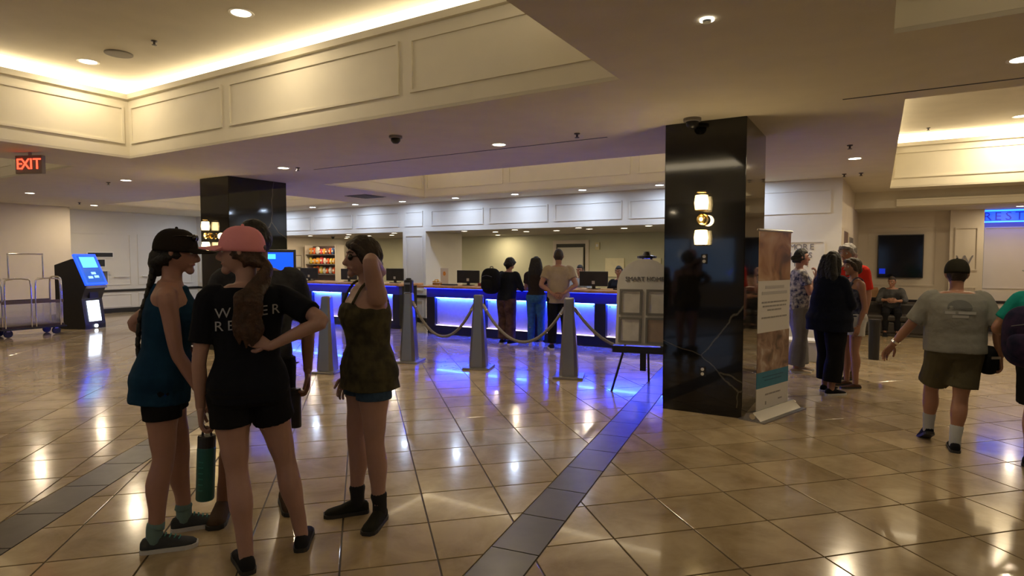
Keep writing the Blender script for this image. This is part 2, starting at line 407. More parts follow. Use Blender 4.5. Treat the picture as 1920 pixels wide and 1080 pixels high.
MB().bb(-.55, 1.33, FY-.025, FY, .62, .68).bb(1.33, 1.92, FY-.165, FY-.14, .62, .68).bb(1.92, 8, FY+.475, FY+.5, .62, .68).build('chair_rail', M_BASE, wf)
tag(MB().bb(-.55, 1.33, FY-.02, FY, 0, .13).bb(1.33, 1.92, FY-.16, FY-.14, 0, .13).bb(1.92, 8, FY+.48, FY+.5, 0, .13).build('baseboard_far', M_BASE), kind='structure')
wall('wall_right', MB().bb(8, 8.2, -8.2, 17.6, 0, CZ+.05), M_WALLC)
# wall behind the photographer with a row of street windows
mb = MB(); wins = [(-16, -13), (-11.5, -8.5), (-7, -4), (-2.5, .5), (2, 5)]
xs = [-20.5]+[v for w in wins for v in w]+[8.2]
for i in range(0, len(xs), 2): mb.bb(xs[i], xs[i+1], -8.4, -8.2, 0, CZ)
for a, b in wins: mb.bb(a, b, -8.4, -8.2, 0, .8).bb(a, b, -8.4, -8.2, 2.35, CZ)
wall('wall_back', mb, M_WALLC)
for n, (a, b) in enumerate(wins):
    w = empty('window_%d' % (n+1), ((a+b)/2, -8.3, .8)); w['kind'] = 'structure'
    f = MB(); hw = (b-a)/2
    f.bb(-hw, hw, -.04, .04, 0, .06).bb(-hw, hw, -.04, .04, 1.49, 1.55).bb(-hw, -hw+.06, -.04, .04, .06, 1.49).bb(hw-.06, hw, -.04, .04, .06, 1.49).bb(-.03, .03, -.04, .04, .06, 1.49)
    f.build('window_frame', M_DARK, w)
    for s in (-1, 1): MB().bb(min(s*.03, s*(hw-.06)), max(s*.03, s*(hw-.06)), -.005, .005, .06, 1.49).build('pane', mat('window_glass', (.8, .9, 1), .02, trans=1.), w)

# back office behind the reception openings
BY = 15.4
wo = wall('wall_office', MB().bb(-19.5, -.72, BY, BY+.15, 0, zs), M_GREEN)
wall('wall_office_left', MB().bb(-15.75, -15.6, WY+.18, BY, 0, zs), M_WALLC)
wall('wall_office_partition', MB().bb(-9.95, -9.78, WY+.18, 13.55, 0, zs), M_WALL)
wall('wall_office_right', MB().bb(-2.7, -2.55, WY+.18, BY, 0, zs), M_GREEN)
tag(MB().bb(-15.75, -.72, WY+.18, BY, zs, zs+.03).build('ceiling_office', mat('office_ceiling', (.5, .47, .42), .8)), kind='structure')
# panelled office door, ajar
dx = -7.35
d1 = empty('door_1', (dx, BY-.02, 0)); d1['kind'] = 'structure'
MB().bb(-.55, -.45, -.04, .02, 0, 2.12).bb(.45, .55, -.04, .02, 0, 2.12).bb(-.45, .45, -.04, .02, 2.02, 2.12).build('door_frame', M_WALLC, d1)
MB().bb(-.45, .45, .0, .015, 0, 2.02).build('doorway_shade', mat('door_gap_shade', (.10, .10, .085), .8), d1)  # dark sheet on the solid wall, shade of the gap put into its colour
dl = MB().box((.02, -.09, .97), (.84, .04, 1.90), rz=R(-8)).build('door_leaf', mat('door_paint', (.62, .60, .50), .5), d1)
MB().ball((-.18, -.1, 1.0), .03).build('door_knob', M_BRASS, dl)
# canvas panels on office wall
for k, x in enumerate((-6.05, -5.05, -4.35, -3.5, -11.6)):
    tag(MB().bb(x-.27, x+.27, BY-.05, BY, 1.12, 1.62).build('canvas_panel', mat('canvas', (.85, .80, .56), .8, var=.08), bevel=.006),
        ['square cream canvas beside the office door', 'square cream canvas above the receptionist in blue shirt', 'square cream canvas above the wide counter monitor', 'square cream canvas behind the receptionist in dark jacket', 'square cream canvas on the wall right of the snack shelves'][k], 'canvas', 'blank canvases on the office wall')

# ================================================================== LAMPS
def downlight(x, y, z, label, group, cool=False, power=None, r=.075, lit=True):
    t = empty('downlight', (x, y, z), 0, label, 'downlight', group)
    MB().lathe([(r, .001), (r, -.004), (r*1.28, -.006), (r*1.30, .001)], n=20, cap=False).build('trim_ring', M_TRIM, t, smooth=False)
    MB().lathe([(0, -.003), (r*.98, -.003), (r*.98, .004), (0, .004)], n=20).build('lens', M_LENSC if cool else M_LENS, t)
    if lit: lamp('downlight_lamp', (0, 0, -.008), power or (P_COOL if cool else P_DOWN), COOL if cool else WARM, r*1.9, t, spread=180)
    return t
G1 = 'downlights in the lobby ceiling'
for x, y, lb in ((-7.88, 6.24, 'lobby downlight between the far black pillar and the deep cove'), (-4.01, 6.34, 'lobby downlight midway between the two black pillars'),
                 (-11.51, 5.76, 'lobby downlight beside the far black pillar toward the luggage carts'), (-15.49, 5.81, 'lobby downlight above the luggage carts'),
                 (-17.6, 8.0, 'lobby downlight above the self-service kiosk by the corner'), (-.31, 9.77, 'lobby downlight above the chatting people beside the banner'),
                 (.84, 5.55, 'lobby downlight above the walking man in grey shirt')):
    downlight(x, y, CZ, lb, G1, r=.078, power=11 if x > 0 else None)
for x, y in ((-10.0, 1.5), (-.9, -.4), (-.9, -4.5), (-10, -5), (-5.3, -5.5), (3, -5.5)): downlight(x, y, CZ, 'added lobby downlight in the ceiling outside the view', G1, power=5)  # unseen lamps added for extra light in the near part of the room
for k in range(-1, 10):
    downlight(-3.58-1.597*k, 11.35, CZ, 'cool white downlight in the row washing the reception wall', 'downlights along the reception wall', True)
TZ = CZ+.87+.19
for x, y, z, lb in ((-5.52, 3.9, TZ, 'downlight in the deep cove ceiling near its long lit edge'), (-8.5, 3.85, TZ, 'downlight in the deep cove ceiling beside the round speaker grille'),
                    (2.05, 13.6, TZ, 'downlight in the lounge cove ceiling above the wall screen')):
    downlight(x, y, z, lb, 'downlights in the raised cove ceilings', r=.095, power=10 if x < 0 else 40)
for x, y in ((-6.5, .5), (-3.5, -.5), (3, 1), (1.2, 10.6), (3.6, 10.6)): downlight(x, y, TZ, 'added downlight out of view high in a raised cove ceiling', 'downlights in the raised cove ceilings', r=.095, power=3 if y < 5 else 26)  # out-of-view lamps added for light; the far pair brightens the lounge wall
for k, (x, y) in enumerate(((-14.5, 12.4), (-15.2, 14.5), (-14.2, 13.6), (-12.9, 12.4), (-13.0, 13.3), (-11.1, 12.3), (-12.1, 13.3), (-8.8, 12.3), (-9.4, 14.8), (-8.4, 13.1), (-7.4, 12.4), (-7.6, 13.3), (-6.7, 13.2), (-5.7, 12.3), (-5.7, 12.9), (-4.9, 13.0), (-4.1, 12.3), (-3.8, 12.7))):
    downlight(x, y, zs, 'small downlight in the ceiling behind the left counter' if x < -10 else 'small downlight in the ceiling behind the long counter', 'downlights in the office ceiling', power=P_OFFICE, r=.07, lit=k % 2 == 0)
downlight(2.42, 15.75, SZ, 'downlight in the lounge soffit beside the blue restroom sign', G1, r=.06, power=12)
# adjustable ring lamp
t = empty('ring_downlight', (-.89, 3.68, CZ), 0, 'small ring-shaped downlight with a dark centre in the plain ceiling', 'downlight')
MB().lathe([(.028, .002), (.028, -.010), (.042, -.010), (.042, .002)], n=24, cap=False).build('lit_ring', mat('ring_glow', (1, 1, 1), .5, emit=(1, .88, .66), es=3.), t)
MB().lathe([(0, -.02), (.024, -.02), (.027, .003), (0, .003)], n=20).build('core', M_DARK, t)
# sprinklers, cameras, speakers, vent
M_SPR = mat('sprinkler_metal', (.06, .05, .05), .4, .3)
for x, y, z, lb in ((-12.1, 5.75, CZ, 'dark sprinkler head by the downlight near the luggage carts'), (-7.66, 6.33, CZ, 'dark sprinkler head by the downlight near the far pillar'), (-2.91, 6.23, CZ, 'dark sprinkler head beside the ceiling joint'),
                    (-.33, 8.6, CZ, 'dark sprinkler head before the lounge cove'), (-.51, 11.45, CZ, 'larger dark sprinkler head at the wall corner'), (-.27, 11.45, CZ, 'smaller dark sprinkler head at the wall corner'),
                    (-7.06, 3.88, TZ, 'dark sprinkler head inside the deep cove'), (.75, 13.9, TZ, 'dark sprinkler head inside the lounge cove'), (-17.0, 7.4, CZ, 'dark sprinkler head above the kiosk')):
    t = empty('sprinkler', (x, y, z), 0, lb, 'sprinkler', 'ceiling sprinklers')
    MB().lathe([(.035, 0), (.03, -.012), (.012, -.014), (.012, -.04)], n=12).build('escutcheon', M_SPR, t)
    MB().lathe([(.0, -.05), (.026, -.05), (.026, -.045), (.0, -.04)], n=12).build('deflector', M_SPR, t)
for x, y, z, s, lb in ((-4.74, 5.29, CZ, 1., 'dark dome security camera under the ceiling near the deep cove'), (-1.62, 6.17, CZ, 1.15, 'dark dome security camera beside the top of the near pillar'),
                    (-14.2, 13.0, zs, .9, 'dark dome security camera above the snack shelves'), (-11.0, 13.0, zs, .9, 'dark dome security camera above the left counter end')):
    t = empty('dome_camera', (x, y, z), 0, lb, 'camera', 'dome cameras')
    MB().lathe([(.075*s, 0), (.075*s, -.025*s), (.06*s, -.03*s)], n=18).build('housing', mat('camera_housing', (.25, .23, .21), .4), t)
    MB().lathe([(.055*s, -.028*s), (.052*s, -.06*s), (.03*s, -.085*s), (.0, -.09*s)], n=18).build('dome', M_DARK, t, smooth=True)
t = empty('ceiling_speaker', (-7.85, 3.89, TZ), 0, 'flat grey round speaker grille in the deep cove ceiling', 'speaker')
MB().lathe([(.15, 0), (.15, -.012), (.13, -.016), (0, -.016)], n=28).build('grille', mat('speaker_grille', (.22, .19, .15), .7, bump=.5, bscale=200), t)
t = empty('air_vent', (-9.85, 9.98, CZ), 0, 'dark square slatted air vent in the ceiling before the reception', 'vent')
MB().bb(-.32, .32, -.32, .32, -.008, 0).build('frame', mat('vent_paint', (.2, .19, .19), .6), t)
for k in range(6): MB().bb(-.28, .28, -.27+k*.1, -.21+k*.1, -.016, -.008).build('slat', mat('vent_slat', (.12, .12, .12), .6), t)
# EXIT sign
t = empty('exit_sign', (-9.6, 3.62, CZ), R(23), 'red lit exit sign hanging under the ceiling', 'exit sign')
MB().bb(-.20, .20, -.03, .03, -.28, -.04).build('housing', mat('exit_housing', (.25, .20, .17), .4), t, bevel=.008)
MB().lathe([(.02, -.04), (.02, 0)], n=10).build('stem', M_STEEL, t)
letters('letter', 'EXIT', .20, mat('exit_red', (1, .1, .05), .5, emit=(1, .07, .03), es=2.6), t, facing((0, -.034, -.16), (0, -1, 0)), pitch=.44, align='CENTER')

# ================================================================== PILLARS, SCONCES
def pillar(x0, y0, label):
    t = empty('marble_pillar', (x0+.405, y0+.585, 0), 0, label, 'pillar')
    mb = MB().bb(-.405, .405, -.585, .585, .10, CZ); mb.build('marble_cladding', M_MARBLE, t, bevel=.006)
    MB().bb(-.40, .40, -.58, .58, 0, .10).build('plinth', mat('black_granite', (.008, .008, .008), .12), t)
    return t
pillar(-1.94, 6.33, 'polished black marble pillar beside the roll-up banner and easel')
pillar(-10.21, 6.33, 'polished black marble pillar behind the group of standing women')
M_GLOW = mat('sconce_glow', (1, .9, .6), .5, emit=(1, .74, .36), es=16)
M_SGL = mat('sconce_glass', (.95, .85, .6), .05, trans=.9, alpha=.35)
def sconce(x, y, label):
    t = empty('wall_sconce', (x, y, 1.72), 0, label, 'sconce', 'sconces on the black pillars')
    MB().lathe([(.055, 0), (.055, -.02), (.02, -.03)], (0, 0, .28), n=20, axis='Y').build('back_plate', M_BRASS, t)
    MB().ball((0, -.09, .28), (.05, .035, .055)).build('brass_ball', M_BRASS, t, smooth=True)
    MB().tube([(0, -.02, .28), (0, -.08, .28)], .012, 8).build('arm', M_BRASS, t)
    for z0 in (.02, .37):
        g = MB().lathe([(.048, z0), (.054, z0+.06), (.048, z0+.15)], (0, -.09, 0), n=16).build('lamp_shade', M_GLOW, t, smooth=True)
        MB().lathe([(.062, z0), (.072, z0+.075), (.062, z0+.15), (.060, z0+.15), (.069, z0+.075), (.060, z0)], (0, -.09, 0), n=16).build('glass', M_SGL, g, smooth=True)
        MB().lathe([(0, z0-.004), (.064, z0-.004), (.064, z0+.004), (0, z0+.004)], (0, -.09, 0), n=16).build('brass_cap', M_BRASS, t)
    MB().lathe([(0, .545), (.05, .545), (.05, .555), (0, .555)], (0, -.09, 0), n=16).build('top_cap', M_BRASS, t)
    l = bpy.data.lights.new('sconce_lamp', 'POINT'); l.energy = 6; l.color = (1, .76, .42); l.shadow_soft_size = .06
    o = bpy.data.objects.new('sconce_lamp', l); COL.objects.link(o); o.parent = t; o.location = (0, -.2, .28)
sconce(-1.535, 6.33, 'brass two-light wall sconce on the pillar beside the banner')
sconce(-9.93, 6.33, 'brass two-light wall sconce on the pillar behind the women')
for z, lb in ((1.60, 'white double power outlet under the pillar sconce'), (.44, 'white double power outlet low on the near pillar')):
    t = empty('power_outlet', (-1.52, 6.327, z), 0, lb, 'outlet', 'outlets on the near pillar')
    MB().bb(-.03, .03, -.006, 0, -.05, .05).build('plate', M_DARK, t)
    for s in (-1, 1): MB().lathe([(0, -.012), (.017, -.012), (.017, -.005), (0, -.005)], (0, 0, s*.024), n=12, axis='Y').build('socket', M_WHITE, t)

# ================================================================== RECEPTION COUNTERS
def counter(name, x0, x1, yf, panels, label):
    t = empty(name, ((x0+x1)/2, yf, 0), 0, label, 'counter'); c = (x0+x1)/2; a, b = x0-c, x1-c
    body = MB().bb(a, b, .10, .62, .08, .985)
    body.build('carcass', M_BLACK, t)
    MB().bb(a-.0, b, .03, .6, 0, .08).build('plinth', M_BLACK, t)
    MB().bb(a, b, 0, .10, .785, .985).build('fascia', M_FASCIA, t)
    MB().bb(a, b, 0, .10, .08, .185).build('lower_rail', M_BLACK, t)
    xs = [a]+[v-c for p in panels for v in p]+[b]
    for i in range(0, len(xs), 2): MB().bb(xs[i], xs[i+1], 0, .10, .185, .785).build('stile', M_BLACK, t)
    for p, q_ in panels:
        pa, pb = p-c, q_-c
        pn = MB().bb(pa, pb, .085, .099, .185, .785).build('lit_panel', M_PANEL, t)
        MB().bb(pa+.01, pb-.01, .03, .075, .772, .784).build('blue_led_strip', M_BLUE, pn)
        MB().bb(pa+.01, pb-.01, .03, .075, .186, .196).build('white_led_strip', M_WLED, pn)
        for u in (pa+.05, pb-.05):
            for z in (.235, .735): MB().lathe([(0, .075), (.009, .075), (.009, .086), (0, .086)], (u, 0, z), n=8, axis='Y').build('stand_off', M_DARK, pn)
    # worktop with overhang
    poly = [(a-.14, -.16), (b+.14, -.16), (b+.14, .70), (a-.14, .70)]
    w = MB().prism(poly, .985, 1.035).build('worktop', M_TOP, t, bevel=.012)
    MB().bb(a+.02, b-.02, -.10, -.08, .975, .984).build('blue_led_strip', M_BLUE2, t)
    return t
counter('reception_counter', -8.30, -1.95, 10.2, [(-8.08, -7.0), (-6.78, -5.76), (-5.5, -4.40), (-4.18, -3.1), (-2.9, -2.15)], 'long reception counter with wood worktop and blue-lit panels behind the rope posts')
counter('reception_counter', -13.6, -9.30, 10.45, [(-13.4, -12.45), (-12.2, -11.15), (-10.95, -10.0), (-9.82, -9.5)], 'shorter reception counter with blue-lit panels before the snack shelves')
# monitors
def monitor(x, y, w, h, rz, label, sticker=True, z=1.035):
    t = empty('desktop_monitor', (x, y, z), rz, label, 'monitor', 'monitors on the counters')
    MB().bb(-w/2, w/2, -.02, .02, .05, .05+h).build('screen_case', M_DARK, t, bevel=.008)
    MB().bb(-w/2+.015, w/2-.015, .02, .023, .065, .035+h).build('screen', mat('monitor_screen', (.02, .03, .05), .2, emit=(.3, .45, .7), es=.25), t)
    MB().bb(-.03, .03, -.01, .02, .0, .07).build('stand', M_DARK, t); MB().bb(-.11, .11, -.08, .09, 0, .012).build('foot', M_DARK, t, bevel=.004)
    if sticker: MB().bb(-.03, .03, -.0225, -.02, .09, .15).build('sticker', mat('sticker_white', (.55, .55, .5), .5), t)
monitor(-7.5, 10.62, .54, .27, R(6), 'black monitor back near the yellow flower box on the long counter')
monitor(-4.6, 10.62, .56, .28, R(4), 'black monitor back between the two receptionists')
monitor(-3.55, 10.55, .5, .30, R(50), 'black monitor turned sideways beside the easel board')
monitor(-12.75, 10.85, .56, .28, R(10), 'black monitor back below the snack shelves')
monitor(-11.3, 10.85, .5, .27, R(4), 'black monitor back on the left counter behind the woman in sunglasses')
monitor(-9.78, 10.85, .5, .29, R(4), 'black monitor back at the pier end of the left counter')
def keyboard(x, y, lb, rz=0.):
    t = empty('keyboard', (x, y, 1.035), rz, lb, 'keyboard', 'counter keyboards'); MB().bb(-.19, .19, -.06, .06, 0, .022).build('tray', M_DARK, t, bevel=.005)
    mb = MB()
    for i in range(10):
        for j in range(3): mb.bb(-.175+i*.036, -.147+i*.036, -.045+j*.032, -.018+j*.032, .022, .028)
    mb.build('keys', M_DARK, t)
keyboard(-7.86, 10.42, 'dark keyboard beside the yellow flower box'); keyboard(-3.95, 10.5, 'dark keyboard beside the receptionist in dark jacket'); keyboard(-6.6, 10.6, 'dark keyboard left of the person with backpack')
for x, lb in ((-7.05, 'small dark red stapler-size box beside the monitor'), (-6.75, 'dark red card box on the long counter')):
    t = empty('card_box', (x, 10.5, 1.035), R(8), lb, 'box', 'red boxes on the counter')
    MB().bb(-.09, .09, -.05, .05, 0, .05).build('box_body', mat('red_card', (.20, .02, .025), .5), t, bevel=.006); MB().bb(-.092, .092, -.052, .052, .05, .062).build('lid', mat('red_card', (.2, .02, .025)), t)
t = empty('flower_box', (-8.18, 10.42, 1.035), 0, 'small box of yellow flowers at the end of the long counter', 'flowers')
MB().bb(-.09, .09, -.05, .05, 0, .05).build('box_body', mat('box_brown', (.35, .18, .05), .6), t)
for k in range(16):
    f = MB(); c = Vector((random.uniform(-.09, .09), random.uniform(-.05, .05), random.uniform(.06, .12)))
    for j in range(6):
        a = j*math.pi/3; f.ball(c+Vector((math.cos(a)*.014, math.sin(a)*.014, 0)), (.013, .013, .006), 6, 4)
    f.ball(c, (.008, .008, .009), 6, 4)
    f.build('flower', mat('petal_yellow', (.85, .50, .05), .6, emit=None), t)
# framed flower notice on the side wall
t = empty('notice_frame', (-8.26, 10.78, 1.035), 0, 'clear acrylic sign holder with an orange flower picture', 'sign holder')
MB().bb(-.11, .11, 0, .012, 0, .36).build('acrylic_sheet', mat('notice_print', (.72, .70, .66), .3), t); MB().bb(-.11, .11, -.04, .06, 0, .01).build('foot', M_GLASSW, t)
mb = MB()
for j in range(7): mb.ball((math.cos(j*.9)*.022, -.004, .24+math.sin(j*.9)*.03), (.02, .004, .02), 8, 5)
mb.build('flower_print', mat('petal_orange', (.75, .32, .06), .6), t)
# snack shelves in the left office
t = empty('snack_shelves', (-14.72, 13.3, 0), 0, 'shop shelf unit on the office wall behind the left counter', 'shelves')
MB().bb(-.66, .66, -.05, 0, .75, 2.0).build('back_panel', mat('shelf_back', (.12, .08, .08), .6), t)
for z in (.78, 1.12, 1.42, 1.72): MB().bb(-.66, .66, -.34, -.05, z, z+.025).build('shelf', M_STEEL, t)
MB().bb(-.66, .66, -.34, 0, 0, .75).build('base_cabinet', M_WALLC, t)
for s in (-.68, .66): MB().bb(s, s+.02, -.36, 0, 0, 2.02).build('side_panel', M_WALLC, t)
cols = [((.80, .13, .03), 'red orange'), ((.85, .38, .05), 'orange'), ((.05, .12, .35), 'navy'), ((.8, .65, .6), 'pale pink'), ((.7, .08, .08), 'red'), ((.75, .6, .1), 'yellow'), ((.7, .7, .68), 'white'), ((.25, .10, .07), 'brown')]
for z in (1.145, 1.445, 1.745):
    x = -15.34
    while x < -14.27:
        w = random.uniform(.09, .17); h = random.uniform(.16, .24); ci = random.choice([0, 0, 1, 1, 2, 3, 4, 5, 6, 7] if z > 1.2 else [0, 1, 5, 6, 4])
        c, nm = cols[ci]; t = empty('snack_bag', (x+w/2, 13.08, z), random.uniform(-.15, .15), '%s snack bag standing on the %s shop shelf' % (nm, {1.145: 'lower', 1.445: 'middle', 1.745: 'upper'}[z]), 'snack bag', 'snack bags on the shop shelves')
        def puff(d, p, w=w, h=h): return Vector((math.copysign(abs(d.x)**.5, d.x)*w/2, p.y, math.copysign(abs(d.z)**.6, d.z)*h/2))
        MB().ball((0, 0, h/2), (w/2, .045, h/2), 10, 8, puff).build('pouch', mat('bag_'+nm, c, .3, emit=None), t, smooth=True)
        MB().bb(-w*.28, w*.28, -.052, -.044, h*.35, h*.62).build('front_print', mat('bag_print', (.75, .7, .55), .4), t)
        x += w+.02
# framed notice on office left wall
t = empty('picture_frame', (-15.6, 12.82, 1.52), R(90), 'small framed notice on the office wall by the snack shelves', 'picture frame')
MB().bb(-.14, .14, -.03, 0, -.20, .20).build('frame', mat('frame_tan', (.3, .26, .2), .5), t); MB().bb(-.11, .11, -.034, -.03, -.17, .17).build('print', M_PAPER, t)
# alarm strobe on office wall
t = empty('wall_strobe', (-6.55, BY, 1.95), 0, 'small cream alarm strobe beside the office door', 'alarm'); MB().bb(-.06, .06, -.05, 0, -.1, .1).build('housing', mat('strobe', (.7, .62, .35), .5), t); MB().bb(-.03, .03, -.07, -.05, -.02, .05).build('lens', M_WHITE, t)

# ================================================================== STANCHIONS AND ROPES
POSTS = [(-7.85, 5.95), (-6.65, 5.96), (-6.22, 7.21), (-4.98, 7.31), (-3.55, 7.38), (-2.0, 7.75)]
PL = ['tapered steel rope post hidden behind the group of women', 'tapered steel rope post beside the woman in sunglasses', 'tapered steel rope post carrying a black dispenser', 'tapered steel rope post before the counter, second from the dispenser', 'tapered steel rope post in front of the man with clasped hands', 'tapered steel rope post behind the easel and pillar']
def sq(w, z, k=.35):
    c = w*k; return [Vector(p) for p in ((w, -w+c, z), (w, w-c, z), (w-c, w, z), (-w+c, w, z), (-w, w-c, z), (-w, -w+c, z), (-w+c, -w, z), (w-c, -w, z))]
for k, (x, y) in enumerate(POSTS):
    t = empty('rope_post', (x, y, 0), R(20), PL[k], 'stanchion', 'steel rope posts of the queue line')
    MB().rings([sq(.125, .03), sq(.122, .12), sq(.098, .5), sq(.072, .9), sq(.066, 1.06), sq(.058, 1.075)]).build('post', M_STEEL, t)
    MB().prism([(-.2, -.2), (.2, -.2), (.2, .2), (-.2, .2)], 0, .03).build('base_plate', M_STEEL, t, bevel=.006)
    if k == 2:
        d = empty('sanitizer_dispenser', (x, y, 1.076), R(20), 'black hand sanitizer dispenser on top of a rope post', 'dispenser')
        MB().rings([sq(.062, .0, .5), sq(.066, .02, .5), sq(.066, .19, .5), sq(.05, .205, .6)]).build('housing', M_DARK, d)
        MB().lathe([(.04, .205), (.04, .225), (.02, .23)], n=12).build('pump_cap', M_DARK, d); MB().bb(-.045, .045, -.072, -.066, .13, .16).build('label_plate', M_STEEL, d)
        MB().bb(-.05, .05, -.075, .03, .002, .014).build('drip_tray', M_CHROME, d)
def rope(a, b, sag, label, za=.93, zb=.93):
    A = Vector((*POSTS[a], za)); B = Vector((*POSTS[b], zb)) if not isinstance(b, tuple) else Vector(b); d = (B-A).normalized(); A = A+d*.075; B = B-d*.075
    t = empty('queue_rope', ((A+B)/2).to_tuple()[:2]+(0,), 0, label, 'rope', 'grey ropes of the queue line'); O = Vector(t.location)
    pts = [A.lerp(B, s/12)-Vector((0, 0, sag*(1-(2*s/12-1)**2))) - O for s in range(13)]
    MB().tube(pts, .021, 10, 2).build('rope_cord', mat('rope_fabric', (.22, .20, .17), .8, var=.25, scale=60), t, smooth=True)
    for i, j in ((0, 1), (12, 11)): MB().tube([pts[i], pts[i].lerp(pts[j], .45)], .026, 10, 1).build('rope_end', M_CHROME, t)
rope(0, 1, .50, 'grey queue rope sagging beside the man holding a black bottle'); rope(2, 3, .50, 'grey queue rope from the dispenser post to the next post'); rope(3, 4, .50, 'grey queue rope sagging before the people at the counter'); rope(4, 5, .50, 'grey queue rope running behind the easel')

# ================================================================== EASEL AND BOARD
ex, ey = -2.40, 7.05
t = empty('display_easel', (ex, ey, 0), R(12), 'black tripod easel beside the near pillar', 'easel')
for s in (-1, 1): MB().tube([(s*.36, -.12, 0), (s*.2, .0, .62), (s*.05, .29, 1.60)], .014, 8, 1).build('leg', M_BLACK, t)
MB().tube([(0, .62, 0), (0, .30, 1.55)], .014, 8, 1).build('leg', M_BLACK, t)
MB().bb(-.36, .36, -.09, .04, .47, .55).build('ledge', M_BLACK, t); MB().bb(-.035, .035, -.03, .0, .25, .5).build('mast', M_BLACK, t)
MB().lathe([(.0, 1.60), (.12, 1.61), (.12, 1.635), (.05, 1.65), (.04, 1.69), (0, 1.69)], (0, .27, 0), n=16).build('top_clamp', M_BLACK, t)
tb = empty('poster_board', (ex, ey, .555), R(12), 'grey poster board with four framed panels on the easel', 'board')
TM = Matrix.Rotation(R(-8), 3, 'X')
def tilt(x, y, z): return TM @ Vector((x, y-.02, z))
pl = [(-.33, 0), (.33, 0), (.33, .72)]+[(.33*math.cos(a), .72+.33*math.sin(a)) for a in [math.pi*k/14 for k in range(1, 14)]]+[(-.33, .72)]
MB().prism(pl, -.012, .012, lambda x, y, z: tilt(x, z-.02, y)).build('panel', mat('board_grey', (.66, .65, .62), .55, var=.08), tb)
for k, (u, v, pr) in enumerate(((-.16, .52, (.62, .60, .56)), (.16, .52, (.62, .60, .56)), (-.16, .18, (.66, .64, .6)), (.16, .18, (.36, .26, .18)))):
    f = MB()
    for a, b, c, d in ((-.135, .135, -.155, -.13), (-.135, .135, .13, .155), (-.135, -.11, -.13, .13), (.11, .135, -.13, .13)):
        f.prism([(a+u, c+v), (b+u, c+v), (b+u, d+v), (a+u, d+v)], .0, .016, lambda x, y, z: tilt(x, -.032-z, y))
    fo = f.build('photo_frame', mat('frame_grey', (.17, .165, .155), .5), tb)
    MB().prism([(u-.11, v-.13), (u+.11, v-.13), (u+.11, v+.13), (u-.11, v+.13)], 0, .004, lambda x, y, z: tilt(x, -.032-z, y)).build('photo', mat('photo_%d' % k, pr, .2, var=.15, scale=9), fo)
tm = text_mesh('heading', 'SMART HOME', .075, mat('heading_grey', (.14, .14, .16), .5), tb, Matrix.Translation((0, 0, 0)))
for v in tm.data.vertices: p = tilt(v.co.x, -.036-v.co.z, v.co.y+.80); v.co = p
# ================================================================== ROLL-UP BANNER
bx, by = -.90, 6.70; brz = math.atan2(.95, .31)
t = empty('rollup_banner', (bx, by, 0), brz, 'tall roll-up banner stand with food photos and a teal band beside the pillar', 'banner')
MB().prism([(-.46, -.15), (.46, -.15), (.46, .12), (-.46, .12)], 0, .012).build('base_foot', M_STEEL, t)
MB().rings([[Vector((x, -.10, .012)), Vector((x, .08, .012)), Vector((x, .05, .07)), Vector((x, -.02, .085))] for x in (-.44, .44)]).build('base_cassette', M_STEEL, t)
for x in (-.44, .44): MB().lathe([(0, -.01), (.03, -.01), (.03, .01), (0, .01)], (x, -.02, .05), n=12, axis='X').build('end_cap', M_CHROME, t)
sheet = lambda z0, z1, m, nm, th=.002: MB().bb(-.34, .34, -.002-th, th, z0, z1).build(nm, m, t)
M_BWH = mat('banner_white', (.60, .58, .55), .45)
sheet(.075, .30, M_BWH, 'lower_sheet'); sheet(.30, .46, mat('banner_teal', (.01, .17, .27), .45, var=.15, scale=12), 'teal_band')
def photo_mat(nm, cs, sc):
    m = mat(nm, cs[0], .35); nt = m.node_tree; tc = nt.nodes.new('ShaderNodeTexCoord'); n = nt.nodes.new('ShaderNodeTexNoise'); n.inputs['Scale'].default_value = sc; n.inputs['Detail'].default_value = 2.5; n.inputs['Distortion'].default_value = .8
    r = nt.nodes.new('ShaderNodeValToRGB'); el = r.color_ramp.elements; el[0].position = .3; el[1].position = .72; el[0].color = (*cs[0], 1); el[1].color = (*cs[-1], 1)
    for k, c in enumerate(cs[1:-1]): e = el.new(.3+.42*(k+1)/(len(cs)-1)); e.color = (*c, 1)
    nt.links.new(tc.outputs['Object'], n.inputs['Vector']); nt.links.new(n.outputs['Fac'], r.inputs[0]); nt.links.new(r.outputs[0], nt.nodes['Principled BSDF'].inputs['Base Color'])
    return m
sheet(.46, .86, photo_mat('food_photo', [(.06, .035, .025), (.19, .11, .07), (.30, .20, .14), (.5, .44, .38)], 6.5), 'lower_photo')
sheet(.86, 1.38, M_BWH, 'text_sheet'); sheet(1.38, 1.88, photo_mat('dining_photo', [(.10, .055, .035), (.30, .15, .07), (.42, .26, .15), (.5, .42, .34)], 3.2), 'upper_photo')
MB().tube([(-.36, 0, 1.885), (.36, 0, 1.885)], .014, 10, 1).build('top_rail', M_STEEL, t); MB().tube([(0, .03, .05), (0, .02, 1.88)], .010, 8, 1).build('rear_pole', M_STEEL, t)
M_TX = mat('print_grey', (.26, .25, .24), .5); M_TX2 = mat('print_pale', (.42, .41, .40), .5); sb = mat('print_teal', (.0, .09, .16), .5)
mb = MB()
for z, w, h in ((1.30, .20, .03), (1.24, .27, .032)): mb.bb(-w, w, -.0065, -.0045, z, z+h)
mb.build('printed_heading', M_TX2, t)
mb = MB(); random.seed(3)
for z, w in ((1.155, .27), (1.115, .25), (1.075, .15), (1.0, .27), (.215, .16)):
    x = -w
    while x < w:
        l = random.uniform(.03, .08); mb.bb(x, min(x+l, w), -.0065, -.0045, z, z+.016); x += l+.012
mb.bb(-.16, -.14, -.0065, -.0045, .12, .155).bb(.12, .2, -.0065, -.0045, .14, .155); mb.build('printed_text', M_TX, t, kind='stuff')
mb = MB()
